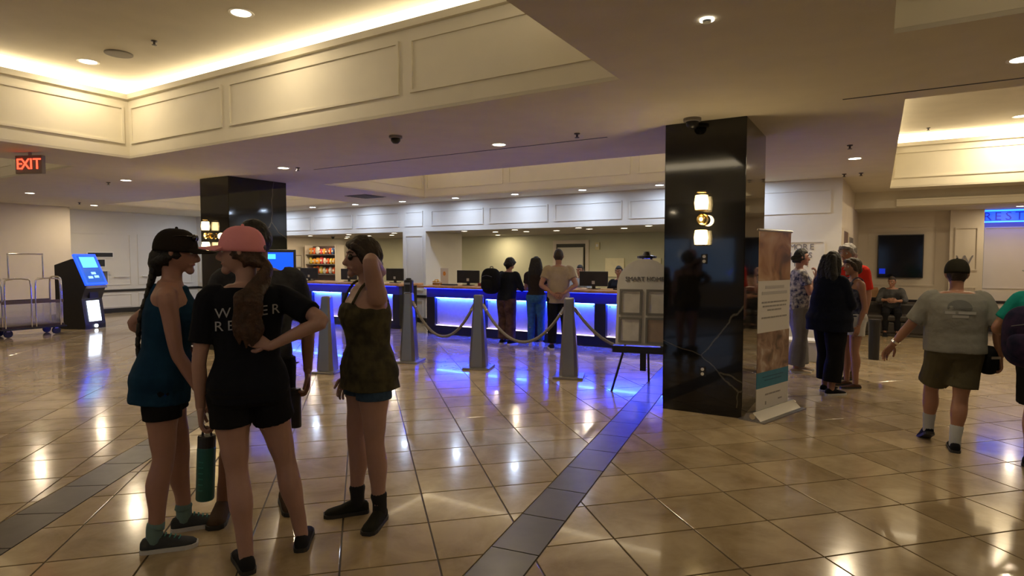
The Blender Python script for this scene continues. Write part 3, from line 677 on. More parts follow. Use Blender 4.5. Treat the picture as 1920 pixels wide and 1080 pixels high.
for z, w in ((.40, .22), (.365, .18)): mb.bb(-w, w, -.0065, -.0045, z, z+.012)
mb.build('teal_band_lines', sb, t)

# ================================================================== WALL SIGNS, RIGHT SIDE
t = empty('wall_lettering', (-1.3, WY, 1.5), 0, 'grey lettering asking about more options on the white wall behind the banner', 'lettering')
M_LET = mat('letter_grey', (.22, .21, .23), .5)
for s, z, x in (('WANT MORE', .31, .35), ('OPTIONS', .16, .33), ('T ?', .01, .29)): letters('letter', s, .145, M_LET, t, facing((x, -.006, z), (0, -1, 0)), align='RIGHT')
t = empty('restroom_sign', (2.9, FY+.28, 2.52), 0, 'blue glowing restroom sign band above the alcove', 'sign')
MB().bb(-1.0, 3.0, -.06, .10, -.13, .13).build('light_box', mat('sign_blue', (.02, .08, 1), .4, emit=(.005, .06, 1), es=1.6), t)
letters('letter', 'RESTROOMS', .25, mat('sign_letter', (.0, .02, .35), .4, emit=(.0, .02, .5), es=.5), t, facing((-.98, -.066, -.01), (0, -1, 0)), align='LEFT')
for z in (-.12, .12): MB().bb(-1.0, 3.0, -.075, -.06, z-.012, z+.012).build('edge_strip', mat('sign_edge', (.1, .3, 1), .4, emit=(.03, .25, 1), es=3), t)
t = empty('letter_sign', (1.6, FY-.145, 1.56), 0, 'single grey letter on the pale column beside the wall screen', 'lettering')
text_mesh('letter', 'W', .30, M_LET, t, facing((0, -.006, 0), (0, -1, 0)))
t = empty('wall_screen', (.43, FY-.02, 1.66), 0, 'large black square wall-mounted screen above the sofa', 'screen')
MB().bb(-.44, .44, -.07, 0, -.49, .49).build('bezel', M_BLACK, t, bevel=.008); MB().bb(-.42, .42, -.074, -.07, -.47, .47).build('glass', mat('screen_glass', (.008, .008, .010), .08), t)
MB().bb(-.40, -.28, -.078, -.074, -.40, -.28).build('blue_logo_spot', mat('screen_blue', (.0, .02, .3), .3, emit=(.0, .03, .7), es=.5), t)
for k, (y0, y1, z0, z1, c) in enumerate(((12.05, 13.0, 1.62, 2.15, (.18, .11, .06)), (13.2, 14.3, 1.30, 2.08, (.22, .2, .18)), (14.8, 15.5, 1.3, 1.9, (.15, .15, .14)))):
    t = empty('picture_frame', (-.548+((y0+y1)/2-WY-.18)*.0338, (y0+y1)/2, (z0+z1)/2), R(-1.94), ['brown framed picture on the return wall above the man in red', 'tall grey framed picture on the return wall', 'framed picture near the lounge corner on the return wall'][k], 'picture frame', 'pictures on the return wall')
    a, b = (y1-y0)/2, (z1-z0)/2; MB().bb(0, .03, -a, a, -b, b).build('frame', mat('frame_pale', (.62, .55, .45), .5), t); MB().bb(.03, .034, -a+.06, a-.06, -b+.06, b-.06).build('picture', mat('pic_%d' % k, c, .4, var=.4, scale=5), t)
# sofa
M_SOFA = mat('sofa_leather', (.028, .022, .018), .5, var=.2)
t = empty('lounge_sofa', (.56, 15.05, 0), 0, 'long dark sofa below the wall screen', 'sofa')
MB().bb(-.85, .85, -.35, .42, .06, .30).build('seat_base', M_SOFA, t, bevel=.03)
for s in (-.5, .5): MB().bb(s*.76-.375, s*.76+.375, -.37, .25, .305, .44).build('seat_cushion', M_SOFA, t, bevel=.04)
MB().bb(-.85, .85, .26, .45, .30, .66).build('backrest', M_SOFA, t, bevel=.05)
for s in (-.84, .84): MB().bb(s-.08, s+.08, -.36, .44, .30, .56).build('armrest', M_SOFA, t, bevel=.04)
for sx in (-1, 1):
    for sy in (-.28, .36): MB().bb(sx*.8-.03, sx*.8+.03, sy-.03, sy+.03, 0, .06).build('leg', M_BLACK, t)
# sideboard with parcels beside sofa
t = empty('console_table', (-.05, 15.95, 0), 0, 'narrow dark console table behind the sofa', 'table')
MB().bb(-.28, .5, -.16, .16, .70, .74).build('table_top', M_BASE, t)
for sx in (-.25, .47):
    for sy in (-.13, .13): MB().bb(sx-.02, sx+.02, sy-.02, sy+.02, 0, .70).build('leg', M_BASE, t)
t = empty('paper_bag', (-.12, 15.93, .74), R(12), 'brown paper bag on the console table', 'bag'); MB().rings([[Vector((sx*w, sy*d, z)) for sx, sy in ((-1, -1), (1, -1), (1, 1), (-1, 1))] for z, w, d in ((0, .13, .07), (.16, .14, .075), (.22, .13, .03))]).build('bag_body', mat('kraft', (.36, .20, .09), .7), t)
t = empty('crumpled_wrapper', (.16, 15.9, .74), 0, 'pale crumpled wrapper beside the paper bag', 'wrapper'); t.location.z = .752
def crump(d, p): return p*(1+.35*noise.noise(d*3))
MB().ball((0, 0, .045), (.11, .07, .05), 14, 10, crump).build('wrapper_body', mat('wrapper', (.5, .48, .45), .4), t)
# low white trolley bin behind the woman in black
t = empty('floor_scale_box', (-1.0, 10.6, 0), 0, 'low pale storage box standing by the wall behind the women', 'box'); MB().bb(-.25, .25, -.2, .2, 0, .30).build('box_body', mat('box_pale', (.45, .45, .47), .5), t, bevel=.01); MB().bb(-.26, .26, -.21, .21, .30, .33).build('lid', M_WHITE, t)
t = empty('waste_bin', (-.02, 11.2, 0), 0, 'slim black waste bin standing behind the man in red', 'bin'); MB().lathe([(.075, 0), (.085, .6), (.085, .62), (.07, .62)], n=18).build('bin_body', M_BLACK, t); MB().lathe([(.09, .60), (.09, .64), (.06, .64)], n=18).build('rim', M_DARK, t)

# ================================================================== KIOSKS AND CARTS, LEFT SIDE
kx, ky = -15.8, 6.85
t = empty('self_service_kiosk', (kx, ky, 0), R(112), 'black self-service kiosk with tilted blue touch screen near the luggage carts', 'kiosk')
prof = [(-.40, 0), (.36, 0), (.36, .10), (.28, .68), (.40, .98), (.36, 1.03), (.10, 1.60), (.05, 1.60), (-.40, 1.46)]
MB().prism([(-y, z) for y, z in prof], -.28, .28, lambda a, b, c: (c, a, b)).build('cabinet', M_BLACK, t)
def on_slope(u, v, o):   # u across, v 0..1 up the sloped face, o outwards
    a = Vector((0, -.40, 1.0)); b = Vector((0, -.10, 1.66)); n = Vector((0, -.66, .30)).normalized(); p = a.lerp(b, v)+n*o; return Vector((u, p.y, p.z))
def slab(u0, u1, v0, v1, o0, o1): 
    return MB().rings([[on_slope(u0, v0, o), on_slope(u1, v0, o), on_slope(u1, v1, o), on_slope(u0, v1, o)] for o in (o0, o1)])
slab(-.29, .29, .0, 1.05, -.01, .045).build('screen_surround', mat('kiosk_blue', (.02, .05, .8), .3, emit=(.01, .06, 1), es=2.2), t)
sc_ = slab(-.24, .24, .06, .98, .045, .052).build('touch_screen', mat('kiosk_screen', (.02, .08, .3), .2, emit=(.01, .10, .55), es=.9), t)
slab(-.20, .20, .58, .94, .052, .056).build('screen_header', mat('kiosk_sky', (.1, .5, 1), .3, emit=(.08, .50, 1), es=2.0), sc_)
for u, v in ((-.12, .2), (.05, .22), (.0, .34)): slab(u-.05, u+.07, v, v+.08, .052, .056).build('screen_button', mat('kiosk_button', (.4, .7, 1), .3, emit=(.3, .6, 1), es=1.2), sc_)
MB().bb(-.27, .27, -.44, -.28, .93, .99).build('shelf', mat('kiosk_grey', (.35, .34, .33), .4), t)
MB().bb(-.12, .12, -.345, -.28, .70, .84).build('card_reader', M_DARK, t)
MB().rings([[Vector((x, -.375+(z-.15)*.14, z)) for x, z in ((-.16, .17), (.16, .17), (.16, .64), (-.16, .64))], [Vector((x, -.35+(z-.15)*.14, z)) for x, z in ((-.16, .17), (.16, .17), (.16, .64), (-.16, .64))]]).build('lit_panel', mat('kiosk_glow', (1, 1, 1), .5, emit=(.75, .85, 1), es=3.2), t)
MB().lathe([(0, -.39), (.04, -.39), (.04, -.36), (0, -.36)], (0, 0, .06), n=14, axis='Y').build('speed_light', mat('kiosk_glow', (1, 1, 1)), t)
# free-standing display by the far pillar
t = empty('display_stand', (-8.72, 6.62, 0), R(YAW+16), 'black display stand with bright blue screen before the far pillar', 'display')
MB().bb(-.40, .40, -.03, .04, 1.22, 1.76).build('screen_case', M_DARK, t, bevel=.01)
sc_ = MB().bb(-.36, .36, -.034, -.03, 1.27, 1.71).build('screen', mat('blue_screen', (.01, .08, .7), .3, emit=(.003, .075, 1), es=1.0), t)
MB().bb(-.08, .08, -.038, -.034, 1.60, 1.68).build('screen_icon', mat('blue_icon', (.1, .5, 1), .3, emit=(.05, .5, 1), es=1.5), sc_)
MB().tube([(0, .0, .03), (0, .0, 1.3)], .03, 10, 1).build('pole', M_BLACK, t); MB().bb(-.22, .22, -.2, .2, 0, .025).build('base', M_BLACK, t)
# plaques on the alcove wall
for y0, y1, z0, z1, nm, lb, m in ((8.62, 9.28, 1.66, 1.78, 'wall_plaque', 'black rectangular wall plaque above the small wall unit', M_BLACK), (8.78, 9.06, 1.38, 1.58, 'wall_panel', 'small square dark wall panel below the plaque', M_BLACK), (8.75, 9.12, .86, 1.24, 'wall_unit', 'grey square wall unit with a pale ledge behind the kiosk', mat('unit_grey', (.16, .16, .16), .4))):
    t = empty(nm, (-19.44, (y0+y1)/2, (z0+z1)/2), 0, lb, 'plaque' if nm == 'wall_plaque' else 'panel'); a, b = (y1-y0)/2, (z1-z0)/2
    MB().bb(0, .03, -a, a, -b, b).build('face', m, t)
    MB().bb(0, .026, -a-.03, a+.03, -b-.03, b+.03).build('surround', M_WHITE, t)
    if nm == 'wall_unit': MB().bb(0, .14, -a-.02, a+.02, b, b+.03).build('ledge', M_WHITE, t)
for y in (9.5, 10.3):
    tag(MB().bb(-19.44, -19.38, y-.2, y+.2, 1.06, 1.08).build('wall_shelf', M_WHITE), 'thin white ledge on the alcove wall', 'shelf', 'ledges on the alcove wall')
def cart(x, y, rz, label):
    t = empty('luggage_cart', (x, y, 0), rz, label, 'luggage cart', 'luggage carts parked by the wall')
    MB().bb(-.55, .55, -.30, .30, .17, .23).build('platform', mat('cart_carpet', (.05, .03, .028), .8, var=.3), t, bevel=.01)
    MB().bb(-.58, .58, -.33, .33, .15, .18).build('bumper', M_BLACK, t, bevel=.01)
    for sx in (-.42, .42):
        for sy in (-.22, .22):
            w = MB().lathe([(.0, -.02), (.075, -.02), (.08, -.012), (.08, .012), (.075, .02), (.0, .02)], (sx, sy, .08), n=14, axis='Y').build('wheel', M_BLACK, t)
            MB().bb(sx-.03, sx+.03, sy-.03, sy+.03, .12, .16).build('caster_fork', M_STEEL, w)
    for sx in (-.52, .52):
        for s2, h in ((0, 1.2),):
            MB().tube([(sx, -.27, .2), (sx, -.27, 1.05), (sx, -.2, h), (sx, 0, h+.02), (sx, .2, h), (sx, .27, 1.05), (sx, .27, .2)], .017, 8, 3).build('end_hoop', M_CHROME, t, smooth=True)
    for sx in (-.26, .26): MB().tube([(sx-.22, -.3, .2), (sx-.22, -.3, 1.05), (sx-.15, -.3, 1.18), (sx+.15, -.3, 1.18), (sx+.22, -.3, 1.05), (sx+.22, -.3, .2)], .014, 8, 3).build('side_hoop', M_CHROME, t, smooth=True)
    MB().tube([(-.3, 0, 1.2), (-.3, 0, 1.66), (-.26, 0, 1.70), (.26, 0, 1.70), (.3, 0, 1.66), (.3, 0, 1.2)], .014, 8, 3).build('hanger_bar', M_CHROME, t, smooth=True)
    for sx in (-.3, .3): MB().tube([(sx, -.29, 1.19), (sx, .27, 1.19)], .012, 8, 1).build('cross_bar', M_CHROME, t)
    for sy in (-.29, .29): MB().bb(-.54, .54, sy-.015, sy+.015, .68, .74).build('side_rail', mat('cart_rail', (.10, .07, .06), .5), t)
    for sy in (-.28, .28): MB().bb(-.5, .5, sy-.004, sy+.004, .25, .67).build('side_panel', M_GLASSW, t)
cart(-15.25, 4.35, R(90), 'chrome luggage cart farther from the kiosk'); cart(-15.25, 5.6, R(90), 'chrome luggage cart next to the kiosk')

# ================================================================== PEOPLE
M_SKIN = {k: mat('skin_'+k, c, .5, var=.10, scale=9, bump=.05, bscale=120) for k, c in dict(fair=(.38, .205, .16), pale=(.40, .235, .195), tan=(.33, .165, .105), brown=(.22, .10, .06)).items()}
M_HAIR = {k: mat('hair_'+k, c, .65, col2=tuple(v*.45 for v in c), scale=22, bump=.6, bscale=45) for k, c in dict(black=(.007, .006, .006), darkbrown=(.030, .017, .011), auburn=(.060, .026, .013), grey=(.34, .32, .30), brown=(.05, .03, .018)).items()}
def cloth(nm, c, c2=None, sc=8., rough=.9): return mat('cloth_'+nm, c, rough, col2=c2, scale=sc, var=.12, bump=.35, bscale=14, spec=.12)
def remesh(mb, name, m, parent, vox, sm=3, rough_amp=0., freq=9., hands=None):
    me = mb.mesh(name); o = bpy.data.objects.new('tmp', me); COL.objects.link(o)
    r = o.modifiers.new('r', 'REMESH'); r.mode = 'VOXEL'; r.voxel_size = vox
    if sm: s = o.modifiers.new('s', 'SMOOTH'); s.factor = .5; s.iterations = sm
    dg = bpy.context.evaluated_depsgraph_get(); out = bpy.data.meshes.new_from_object(o.evaluated_get(dg))
    bpy.data.objects.remove(o); bpy.data.meshes.remove(me)
    if rough_amp:
        ns = [v.normal.copy() for v in out.vertices]
        for v, n in zip(out.vertices, ns):
            c = v.co; v.co = c+n*rough_amp*(noise.noise(Vector((c.x*freq, c.y*freq, c.z*freq*.55)))+.4*noise.noise(c*freq*2.3))
    if hands:
        hm = hands.mesh('h'); bm = bmesh.new(); bm.from_mesh(out); bm.from_mesh(hm); bm.to_mesh(out); bm.free(); bpy.data.meshes.remove(hm)
    out.materials.clear(); out.materials.append(m); out.name = name
    out.polygons.foreach_set('use_smooth', [True]*len(out.polygons))
    ob = bpy.data.objects.new(name, out); COL.objects.link(ob); ob.parent = parent
    return ob
def hand(mb, w, d, palm, side, s=1., curl=25., spread=0.):
    """w wrist, d direction of fingers, palm = palm normal, side = thumb side"""
    d = d.normalized(); palm = (palm-d*palm.dot(d)).normalized(); t = d.cross(palm); t = t if t.dot(side) > 0 else -t
    rr = []
    for f, a, b in ((-.02, .026, .020), (.0, .028, .019), (.03, .036, .016), (.06, .041, .0145), (.085, .040, .012), (.093, .034, .008)):
        c = w+d*f*s; rr.append([c+(t*math.cos(2*math.pi*k/12)*a+palm*math.sin(2*math.pi*k/12)*b)*s for k in range(12)])
    mb.rings(rr)
    for k, (off, L, base) in enumerate(((.030, .072, .082), (.0105, .080, .088), (-.0105, .075, .086), (-.030, .058, .078))):
        p = w+(d*base+t*off)*s; ang = R(curl*.5); pts = [p-d*.02*s]; q = p
        for seg in (.45, .31, .24):
            dd = d*math.cos(ang)+palm*math.sin(ang)+t*off*spread; pts.append(q); q = q+dd.normalized()*L*seg*s; ang += R(curl)
        pts.append(q); mb.tube(pts, [.0095*s, .0095*s, .009*s, .0083*s, .0070*s], 8, 2)
    p = w+(d*.02+t*.026)*s; a = (d*.62+t*.72+palm*.25).normalized(); b = (d*.9+t*.25+palm*.3).normalized()
    mb.tube([p, p+a*.036*s, p+a*.036*s+b*.034*s, p+a*.036*s+b*.058*s], [.013*s, .0115*s, .010*s, .0075*s], 8, 2)
TORSO = {
 'f': [(-.13, .125, .098, -.01), (-.02, .168, .120, -.012), (.06, .174, .120, -.012), (.17, .160, .110, -.004), (.31, .130, .094, .0), (.48, .136, .100, .004), (.64, .150, .118, .018), (.74, .152, .112, .016), (.85, .158, .088, .0), (.93, .135, .068, -.004), (1.0, .080, .058, -.004)],
 'm': [(-.13, .125, .100, -.008), (-.02, .164, .116, -.008), (.06, .168, .118, -.004), (.17, .163, .116, .004), (.31, .158, .112, .008), (.48, .166, .114, .006), (.64, .180, .120, .008), (.74, .186, .118, .006), (.85, .190, .096, .0), (.93, .155, .074, -.004), (1.0, .088, .062, -.004)]}
def make_person(label, pos, theta, h=1.70, sex='f', fat=1., skin='fair', top=None, bottom=None, shoes=None, hair=None, hat=None, arms=None, feet=None, head=(0, 0), lean=0., side=0., pelvis=None, twist=0., vox=.0085, glasses=None, socks=None, legs=None, z0=0., extras=None, hipx=.088, collar=None):
    s = h/1.70
    root = empty('person', (pos[0], pos[1], z0), R(YAW-theta), label, 'person')
    X, Y_, Z = Vector((1, 0, 0)), Vector((0, 1, 0)), Vector((0, 0, 1))
    P = Vector(pelvis)*s if pelvis else Vector((0, 0, .90))*s
    N = P+Vector((side, lean, .535*math.sqrt(max(.2, 1-(lean/.54)**2))))*s
    ax = (N-P).normalized(); L = (N-P).length
    def fr(t):
        a = R(twist)*min(max(t, 0), 1); r = Vector((math.cos(a), math.sin(a), 0)); r = (r-ax*r.dot(ax)).normalized(); return r, ax.cross(r)
    def tring(t, a, b, fo, n=24, infl=0., p=2.4):
        r, f = fr(t); c = P+ax*L*t+f*fo*s; out = []
        for k in range(n):
            an = 2*math.pi*k/n; ca, sa = math.cos(an), math.sin(an)
            out.append(c+r*math.copysign(abs(ca)**(2/p), ca)*(a*s*(1+(fat-1)*.8)+infl)+f*math.copysign(abs(sa)**(2/p), sa)*(b*s*fat+infl))
        return out
    rows = TORSO[sex]; b = MB()
    b.rings([tring(*r) for r in rows])
    rs, fs = fr(1.)
    sw = .165 if sex == 'f' else .19
    S = {sd: P+ax*L*.86+rs*sd*sw*s for sd in (-1, 1)}
    wr = {}
    H = MB()
    arms = arms or {}
    for sd in (-1, 1):
        A = arms.get(sd, {}); E_ = S[sd]+Vector(A.get('e', (sd*.05, -.02, -.285)))*s; W = E_+Vector(A.get('w', (sd*.0, .07, -.235)))*s
        k = (.9 if sex == 'f' else 1.08)*(1+(fat-1)*.5)*s*A.get('k', 1.)
        b.tube([S[sd]-rs*sd*.05*s+ax*.012*s, S[sd], S[sd].lerp(E_, .45), E_, E_.lerp(W, .35), W], [.050*k, .054*k, .046*k, .037*k, .037*k, .0255*k], 14, 4)
        d = Vector(A.get('hd', (W-E_))).normalized(); pn = Vector(A.get('palm', (-sd, 0, 0)))
        hand(H, W+d*.015*s, d, pn, Vector(A.get('thumb', (0, 1, 0))), (.93 if sex == 'f' else 1.05)*s, A.get('curl', 25))
        wr[sd] = (E_, W, d)
    legs = legs or {}; feet = feet or {-1: (-.10, 0, 0), 1: (.10, 0, 0)}; LEG = {}
    for sd in (-1, 1):
        fx, fy, fa = feet[sd][:3]; fz = feet[sd][3] if len(feet[sd]) > 3 else 0.
        r0 = fr(0)[0]; hp = P+r0*sd*hipx*s-ax*.035*s; an = Vector((fx*s, fy*s, (.085+fz)*s))
        fd = Vector((math.sin(R(fa)), math.cos(R(fa)), 0))
        kn = Vector(legs[sd])*s if sd in legs else hp.lerp(an, .49)+fd*.025*s
        k = (1+(fat-1)*.6)*s*(1.0 if sex == 'f' else 1.02)
        calf = kn.lerp(an, .33)-fd*.014*s
        b.tube([hp+ax*.04*s, hp.lerp(kn, .25), hp.lerp(kn, .65), kn, calf, kn.lerp(an, .72), an-Vector((0, 0, .02*s))], [.088*k, .086*k, .066*k, .0525*k, .0565*k, .040*k, .034*k], 16, 4)
        LEG[sd] = (hp, kn, an, fd, k)
        if not shoes or shoes.get('bare'):
            fb = MB(); 
            b.tube([an-fd*.03*s-Vector((0, 0, .04*s)), an+fd*.05*s-Vector((0, 0, .045*s)), an+fd*.15*s-Vector((0, 0, .062*s))], [.034*s, .036*s, .026*s], 10, 3)
    # head
    yw, pt = R(head[0]), R(head[1]); up = ax.lerp(Z, .75).normalized()
    hf = (Matrix.Rotation(-yw, 3, 'Z') @ Y_); hr = hf.cross(Z).normalized(); hu = hr.cross(hf)
    rot = Matrix.Rotation(pt, 3, hr); hf = rot @ hf; hu = rot @ hu
    HC = N+up*.155*s+hf*.022*s
    k = s*(1. if sex == 'f' else 1.05)
    def hp3(x, y, z): return HC+(hr*x+hf*y+hu*z)*k
    def hball(c, r, n=12, m=8): return (c, 1, n, m, lambda d, p: (hr*d.x*r[0]+hf*d.y*r[1]+hu*d.z*r[2])*k)
    def skull(d, p):
        x, y, z = p
        if d.z < 0:
            q = (-d.z)**1.6; x *= 1-.30*q; y = y*(1-.10*q) if y > 0 else y*(1-.55*q)
        if d.y > .3: x *= 1-.12*(d.y-.3)
        return hr*x*k+hf*y*k+hu*z*k
    b.ball(HC, (.074, .093, .115), 28, 20, skull)
    b.tube([N-ax*.06*s, N+ax*.03*s, HC-hu*.05*k-hf*.018*k], [.062*k, .050*k, .052*k], 16, 3)
    b.tube([hp3(0, .088, .022), hp3(0, .103, -.012), hp3(0, .112, -.030), hp3(0, .092, -.040)], [.008*k, .0105*k, .0135*k, .010*k], 8, 3)
    b.ball(hp3(0, .072, -.090), .024*k, 10, 8); b.tube([hp3(-.045, .070, .032), hp3(0, .088, .036), hp3(.045, .070, .032)], .011*k, 8, 3)
    b.tube([hp3(-.024, .074, -.062), hp3(0, .085, -.058), hp3(.024, .074, -.062)], .008*k, 8, 3)
    for sd in (-1, 1): b.tube([hp3(sd*.072, -.002, .018), hp3(sd*.079, -.012, .0), hp3(sd*.073, -.004, -.030)], [.010*k, .014*k, .009*k], 8, 3)
    remesh(b, 'body', M_SKIN[skin], root, vox, 3, hands=H)
    for sd in (-1, 1):
        ey = MB().ball(hp3(sd*.031, .076, .008), .0125*k, 10, 8).build('eye', mat('eye_white', (.6, .58, .55), .3), root, smooth=True)
        MB().ball(hp3(sd*.0315, .0845, .008), .0058*k, 8, 6).build('iris', mat('iris_dark', (.02, .012, .008), .2), ey, smooth=True)
        MB().tube([hp3(sd*.014, .092, .032), hp3(sd*.032, .088, .038), hp3(sd*.052, .070, .032)], .0042*k, 6, 3).build('eyebrow', M_HAIR['darkbrown' if not hair or hair[1] != 'grey' else 'grey'], root)
    MB().tube([hp3(-.022, .079, -.060), hp3(0, .0915, -.058), hp3(.022, .079, -.060)], [.0035*k, .0052*k, .0035*k], 8, 3).build('lips', mat('lips', (.30, .10, .09), .45), root, smooth=True)
    # clothes
    if top:
        T = MB(); inf = top.get('infl', .012); lo = top.get('lo', -.02); hi = top.get('hi', .97); flare = top.get('flare', 0.)
        def row_at(t):
            for i in range(len(rows)-1):
                if rows[i][0] <= t <= rows[i+1][0]:
                    u = (t-rows[i][0])/(rows[i+1][0]-rows[i][0]); return tuple(rows[i][j]+(rows[i+1][j]-rows[i][j])*u for j in range(4))
            return rows[0] if t < rows[0][0] else rows[-1]
        rr = []
        for i in range(19):
            t = lo+(hi-lo)*i/18; q = row_at(max(t, -.05)); aa, bb_ = q[1], q[2]
            if top.get('loose'):
                w_ = min(1, max(0, (.78-t)/.25)); lo_ = 1+(top['loose']-1)*w_; aa = aa*lo_*(1-w_)+max(aa, .150 if sex == 'f' else .175)*lo_*w_; bb_ = bb_*lo_*(1-w_)+max(bb_, .112)*lo_*w_
            if top.get('racer') and t > .72: aa = aa*(1-.52*min(1, (t-.72)/.14))
            elif top['kind'] == 'tank' and t > .70: aa = aa*(1-.25*min(1, (t-.70)/.12))
            e = flare*max(0, (.30-t))
            rr.append(tring(t, aa, bb_, q[3], 28, inf+e))
        T.rings(rr)
        sl = top.get('sleeve', .55)
        if top['kind'] == 'tee':
            for sd in (-1, 1):
                E_, W, d = wr[sd]; kk = (1.0 if sex == 'f' else 1.12)*(1+(fat-1)*.5)*s
                if sl <= 1: pts = [S[sd]-rs*sd*.06*s+ax*.02*s, S[sd], S[sd].lerp(E_, sl*.6), S[sd].lerp(E_, sl)]; ra = [.056*kk, .064*kk, .062*kk, .062*kk]
                else: pts = [S[sd]-rs*sd*.06*s+ax*.02*s, S[sd], S[sd].lerp(E_, .5), E_, E_.lerp(W, .5), E_.lerp(W, min(1, sl-1))]; ra = [.056*kk, .064*kk, .058*kk, .052*kk, .048*kk, .040*kk]
                T.tube(pts, ra, 14, 4, round_ends=False)
        remesh(T, top.get('name', 'shirt'), top['mat'], root, vox, 2, top.get('wrinkle', .005))
        if top['kind'] == 'tank' and not top.get('racer'):
            for sd in (-1, 1):
                q = row_at(.80); r_, f_ = fr(.8); base = P+ax*L*.80
                x = .082
                MB().tube([base+r_*sd*x*s+f_*(q[2]*s*fat+.008), base+ax*.10*s+r_*sd*(x+.01)*s+f_*.060*s, base+ax*.125*s+r_*sd*(x+.015)*s, base+ax*.09*s+r_*sd*(x)*s-f_*.070*s, base-ax*.0*s+r_*sd*(x-.01)*s-f_*(q[2]*s+.004)], .008*s, 8, 4, flat=1.3, flatdir=(1, 0, 0)).build('shoulder_strap', top['mat'], root, smooth=True)
    if bottom:
        Bm = MB(); inf = bottom.get('infl', .012); q0 = rows[0]
        Bm.rings([tring(t, a, b_, f, 28, inf+.002) for t, a, b_, f in rows if -.14 <= t <= bottom.get('hi', .18)])
        for sd in (-1, 1):
            hp, kn, an, fd, kk = LEG[sd]; ln = bottom['len']; ea = bottom.get('ease', .010); bot = bottom.get('hem', ea)
            if ln <= 1: pts = [hp+ax*.03*s, hp.lerp(kn, ln*.5), hp.lerp(kn, ln)]; ra = [.092*kk+ea, (.088-.010*ln)*kk+ea, (.086-.026*ln)*kk+bot]
            else: pts = [hp+ax*.03*s, hp.lerp(kn, .4), kn, kn.lerp(an, .4), kn.lerp(an, ln-1)]; ra = [.092*kk+ea, .080*kk+ea, .058*kk+ea, .056*kk+(ea+bot)/2, .042*kk+bot]
            Bm.tube(pts, ra, 16, 4, round_ends=False)
        remesh(Bm, bottom.get('name', 'shorts'), bottom['mat'], root, vox, 2, bottom.get('wrinkle', .004))
        if bottom.get('belt'):
            MB().rings([tring(t, .165, .118, 0, 28, .02) for t in (.02, .09)]).build('belt', M_BLACK, root)
    for sd in (-1, 1):
        hp, kn, an, fd, kk = LEG[sd]; g = Vector((an.x, an.y, an.z-.085*s)); rt_ = Vector((fd.y, -fd.x, 0))
        tip = feet[sd][4] if len(feet[sd]) > 4 else 0.
        if socks: MB().tube([an-Vector((0, 0, .03*s)), an+Vector((0, 0, .03*s)), an.lerp(kn, socks[1])], [.040*kk, .040*kk, .046*kk], 14, 3).build('sock', socks[0], root, smooth=True)
        if shoes and not shoes.get('bare'):
            fs_ = s*(1. if sex == 'f' else 1.08)*shoes.get('size', 1.)
            RM = Matrix.Rotation(R(-tip), 3, rt_)
            def sp(l, w, z): return g+RM @ (fd*l+rt_*w+Z*z)*fs_
            st = [(-.068, .016, .055), (-.058, .030, .072), (-.03, .037, .086), (.02, .038, .090), (.06, .040, .078), (.10, .044, .060), (.145, .046, .050), (.178, .040, .042), (.198, .022, .030)]
            lowc = shoes.get('low', 1.)
            up_ = MB().rings([[sp(l, w*math.copysign(abs(math.cos(2*math.pi*j/16))**.75, math.cos(2*math.pi*j/16)), .012+max(0, (math.sin(2*math.pi*j/16)+.55)/1.55)*(hh*lowc-.012)) for j in range(16)] for l, w, hh in st])
            so = up_.build('shoe', shoes['mat'], root, smooth=True)
            MB().rings([[sp(l*1.03, w*1.10*c, z) for l, w, _ in st for c in (1,)]+[sp(l*1.03, -w*1.10, z) for l, w, _ in reversed(st)] for z in (0., .022)]).build('sole', shoes['sole'], so)
            if shoes.get('lace'):
                for q in range(4): MB().tube([sp(.05+q*.022, -.022, (.082-q*.008)*lowc), sp(.055+q*.022, 0, (.090-q*.009)*lowc), sp(.05+q*.022, .022, (.082-q*.008)*lowc)], .0035*fs_, 6, 2).build('lace', shoes['lace'], so)
    # hair
    if hair:
        st, hc = hair[:2]; hm = M_HAIR[hc]; hb = MB(); vol = hair[2] if len(hair) > 2 else 1.
        def shell(d, p):
            face = d.y > .30-.10*max(0, d.z) and d.z < .52+.0*d.x
            q = skull(d, p); kf = 1.10*vol
            if d.z < -.35 and d.y > -.2: kf = .85
            if face: kf = .86
            if st == 'buzz': kf = min(kf, 1.045)
            w = 1+.02*noise.noise(d*7); return q*kf*w
        hb.ball(HC+hu*.004*k, (.076, .095, .117), 30, 22, shell)
        if st == 'short':
            hb.ball(*hball(hp3(0, -.022, .022), (.090, .098, .104), 22, 16)); hb.tube([hp3(-.05, -.075, -.03), hp3(0, -.09, -.06), hp3(.05, -.075, -.03)], .03*k, 10, 3); hb.tube([hp3(-.056, .052, .062), hp3(-.02, .072, .076), hp3(.03, .071, .078), hp3(.057, .050, .062)], [.024*k, .026*k, .026*k, .024*k], 10, 3)
            for a in (-1, 1): hb.tube([hp3(a*.070, .035, .045), hp3(a*.077, .012, .0), hp3(a*.076, -.012, -.040)], [.026*k, .022*k, .016*k], 10, 3)
        if st == 'long':
            for a in (-.055, -.02, .02, .055): hb.tube([hp3(a, -.06, .06), hp3(a*1.35, -.085, -.06), hp3(a*1.9, -.085, -.20), hp3(a*2.1, -.08, -.33)], [.045*k, .05*k, .046*k, .03*k], 12, 4)
            for a in (-1, 1): hb.tube([hp3(a*.06, .03, .05), hp3(a*.088, .0, -.05), hp3(a*.10, -.03, -.2)], [.03*k, .032*k, .026*k], 10, 4)
        if st in ('braid', 'pony', 'bun', 'tail'):
            for a in (-1, 1): hb.tube([hp3(a*.066, .030, -.012), hp3(a*.070, .0, -.014), hp3(a*.062, -.045, -.035), hp3(a*.03, -.085, -.05)], [.008*k, .018*k, .026*k, .026*k], 10, 4)
        if st == 'bun': hb.ball(hp3(0, -.105, -.01), .036*k, 12, 8)
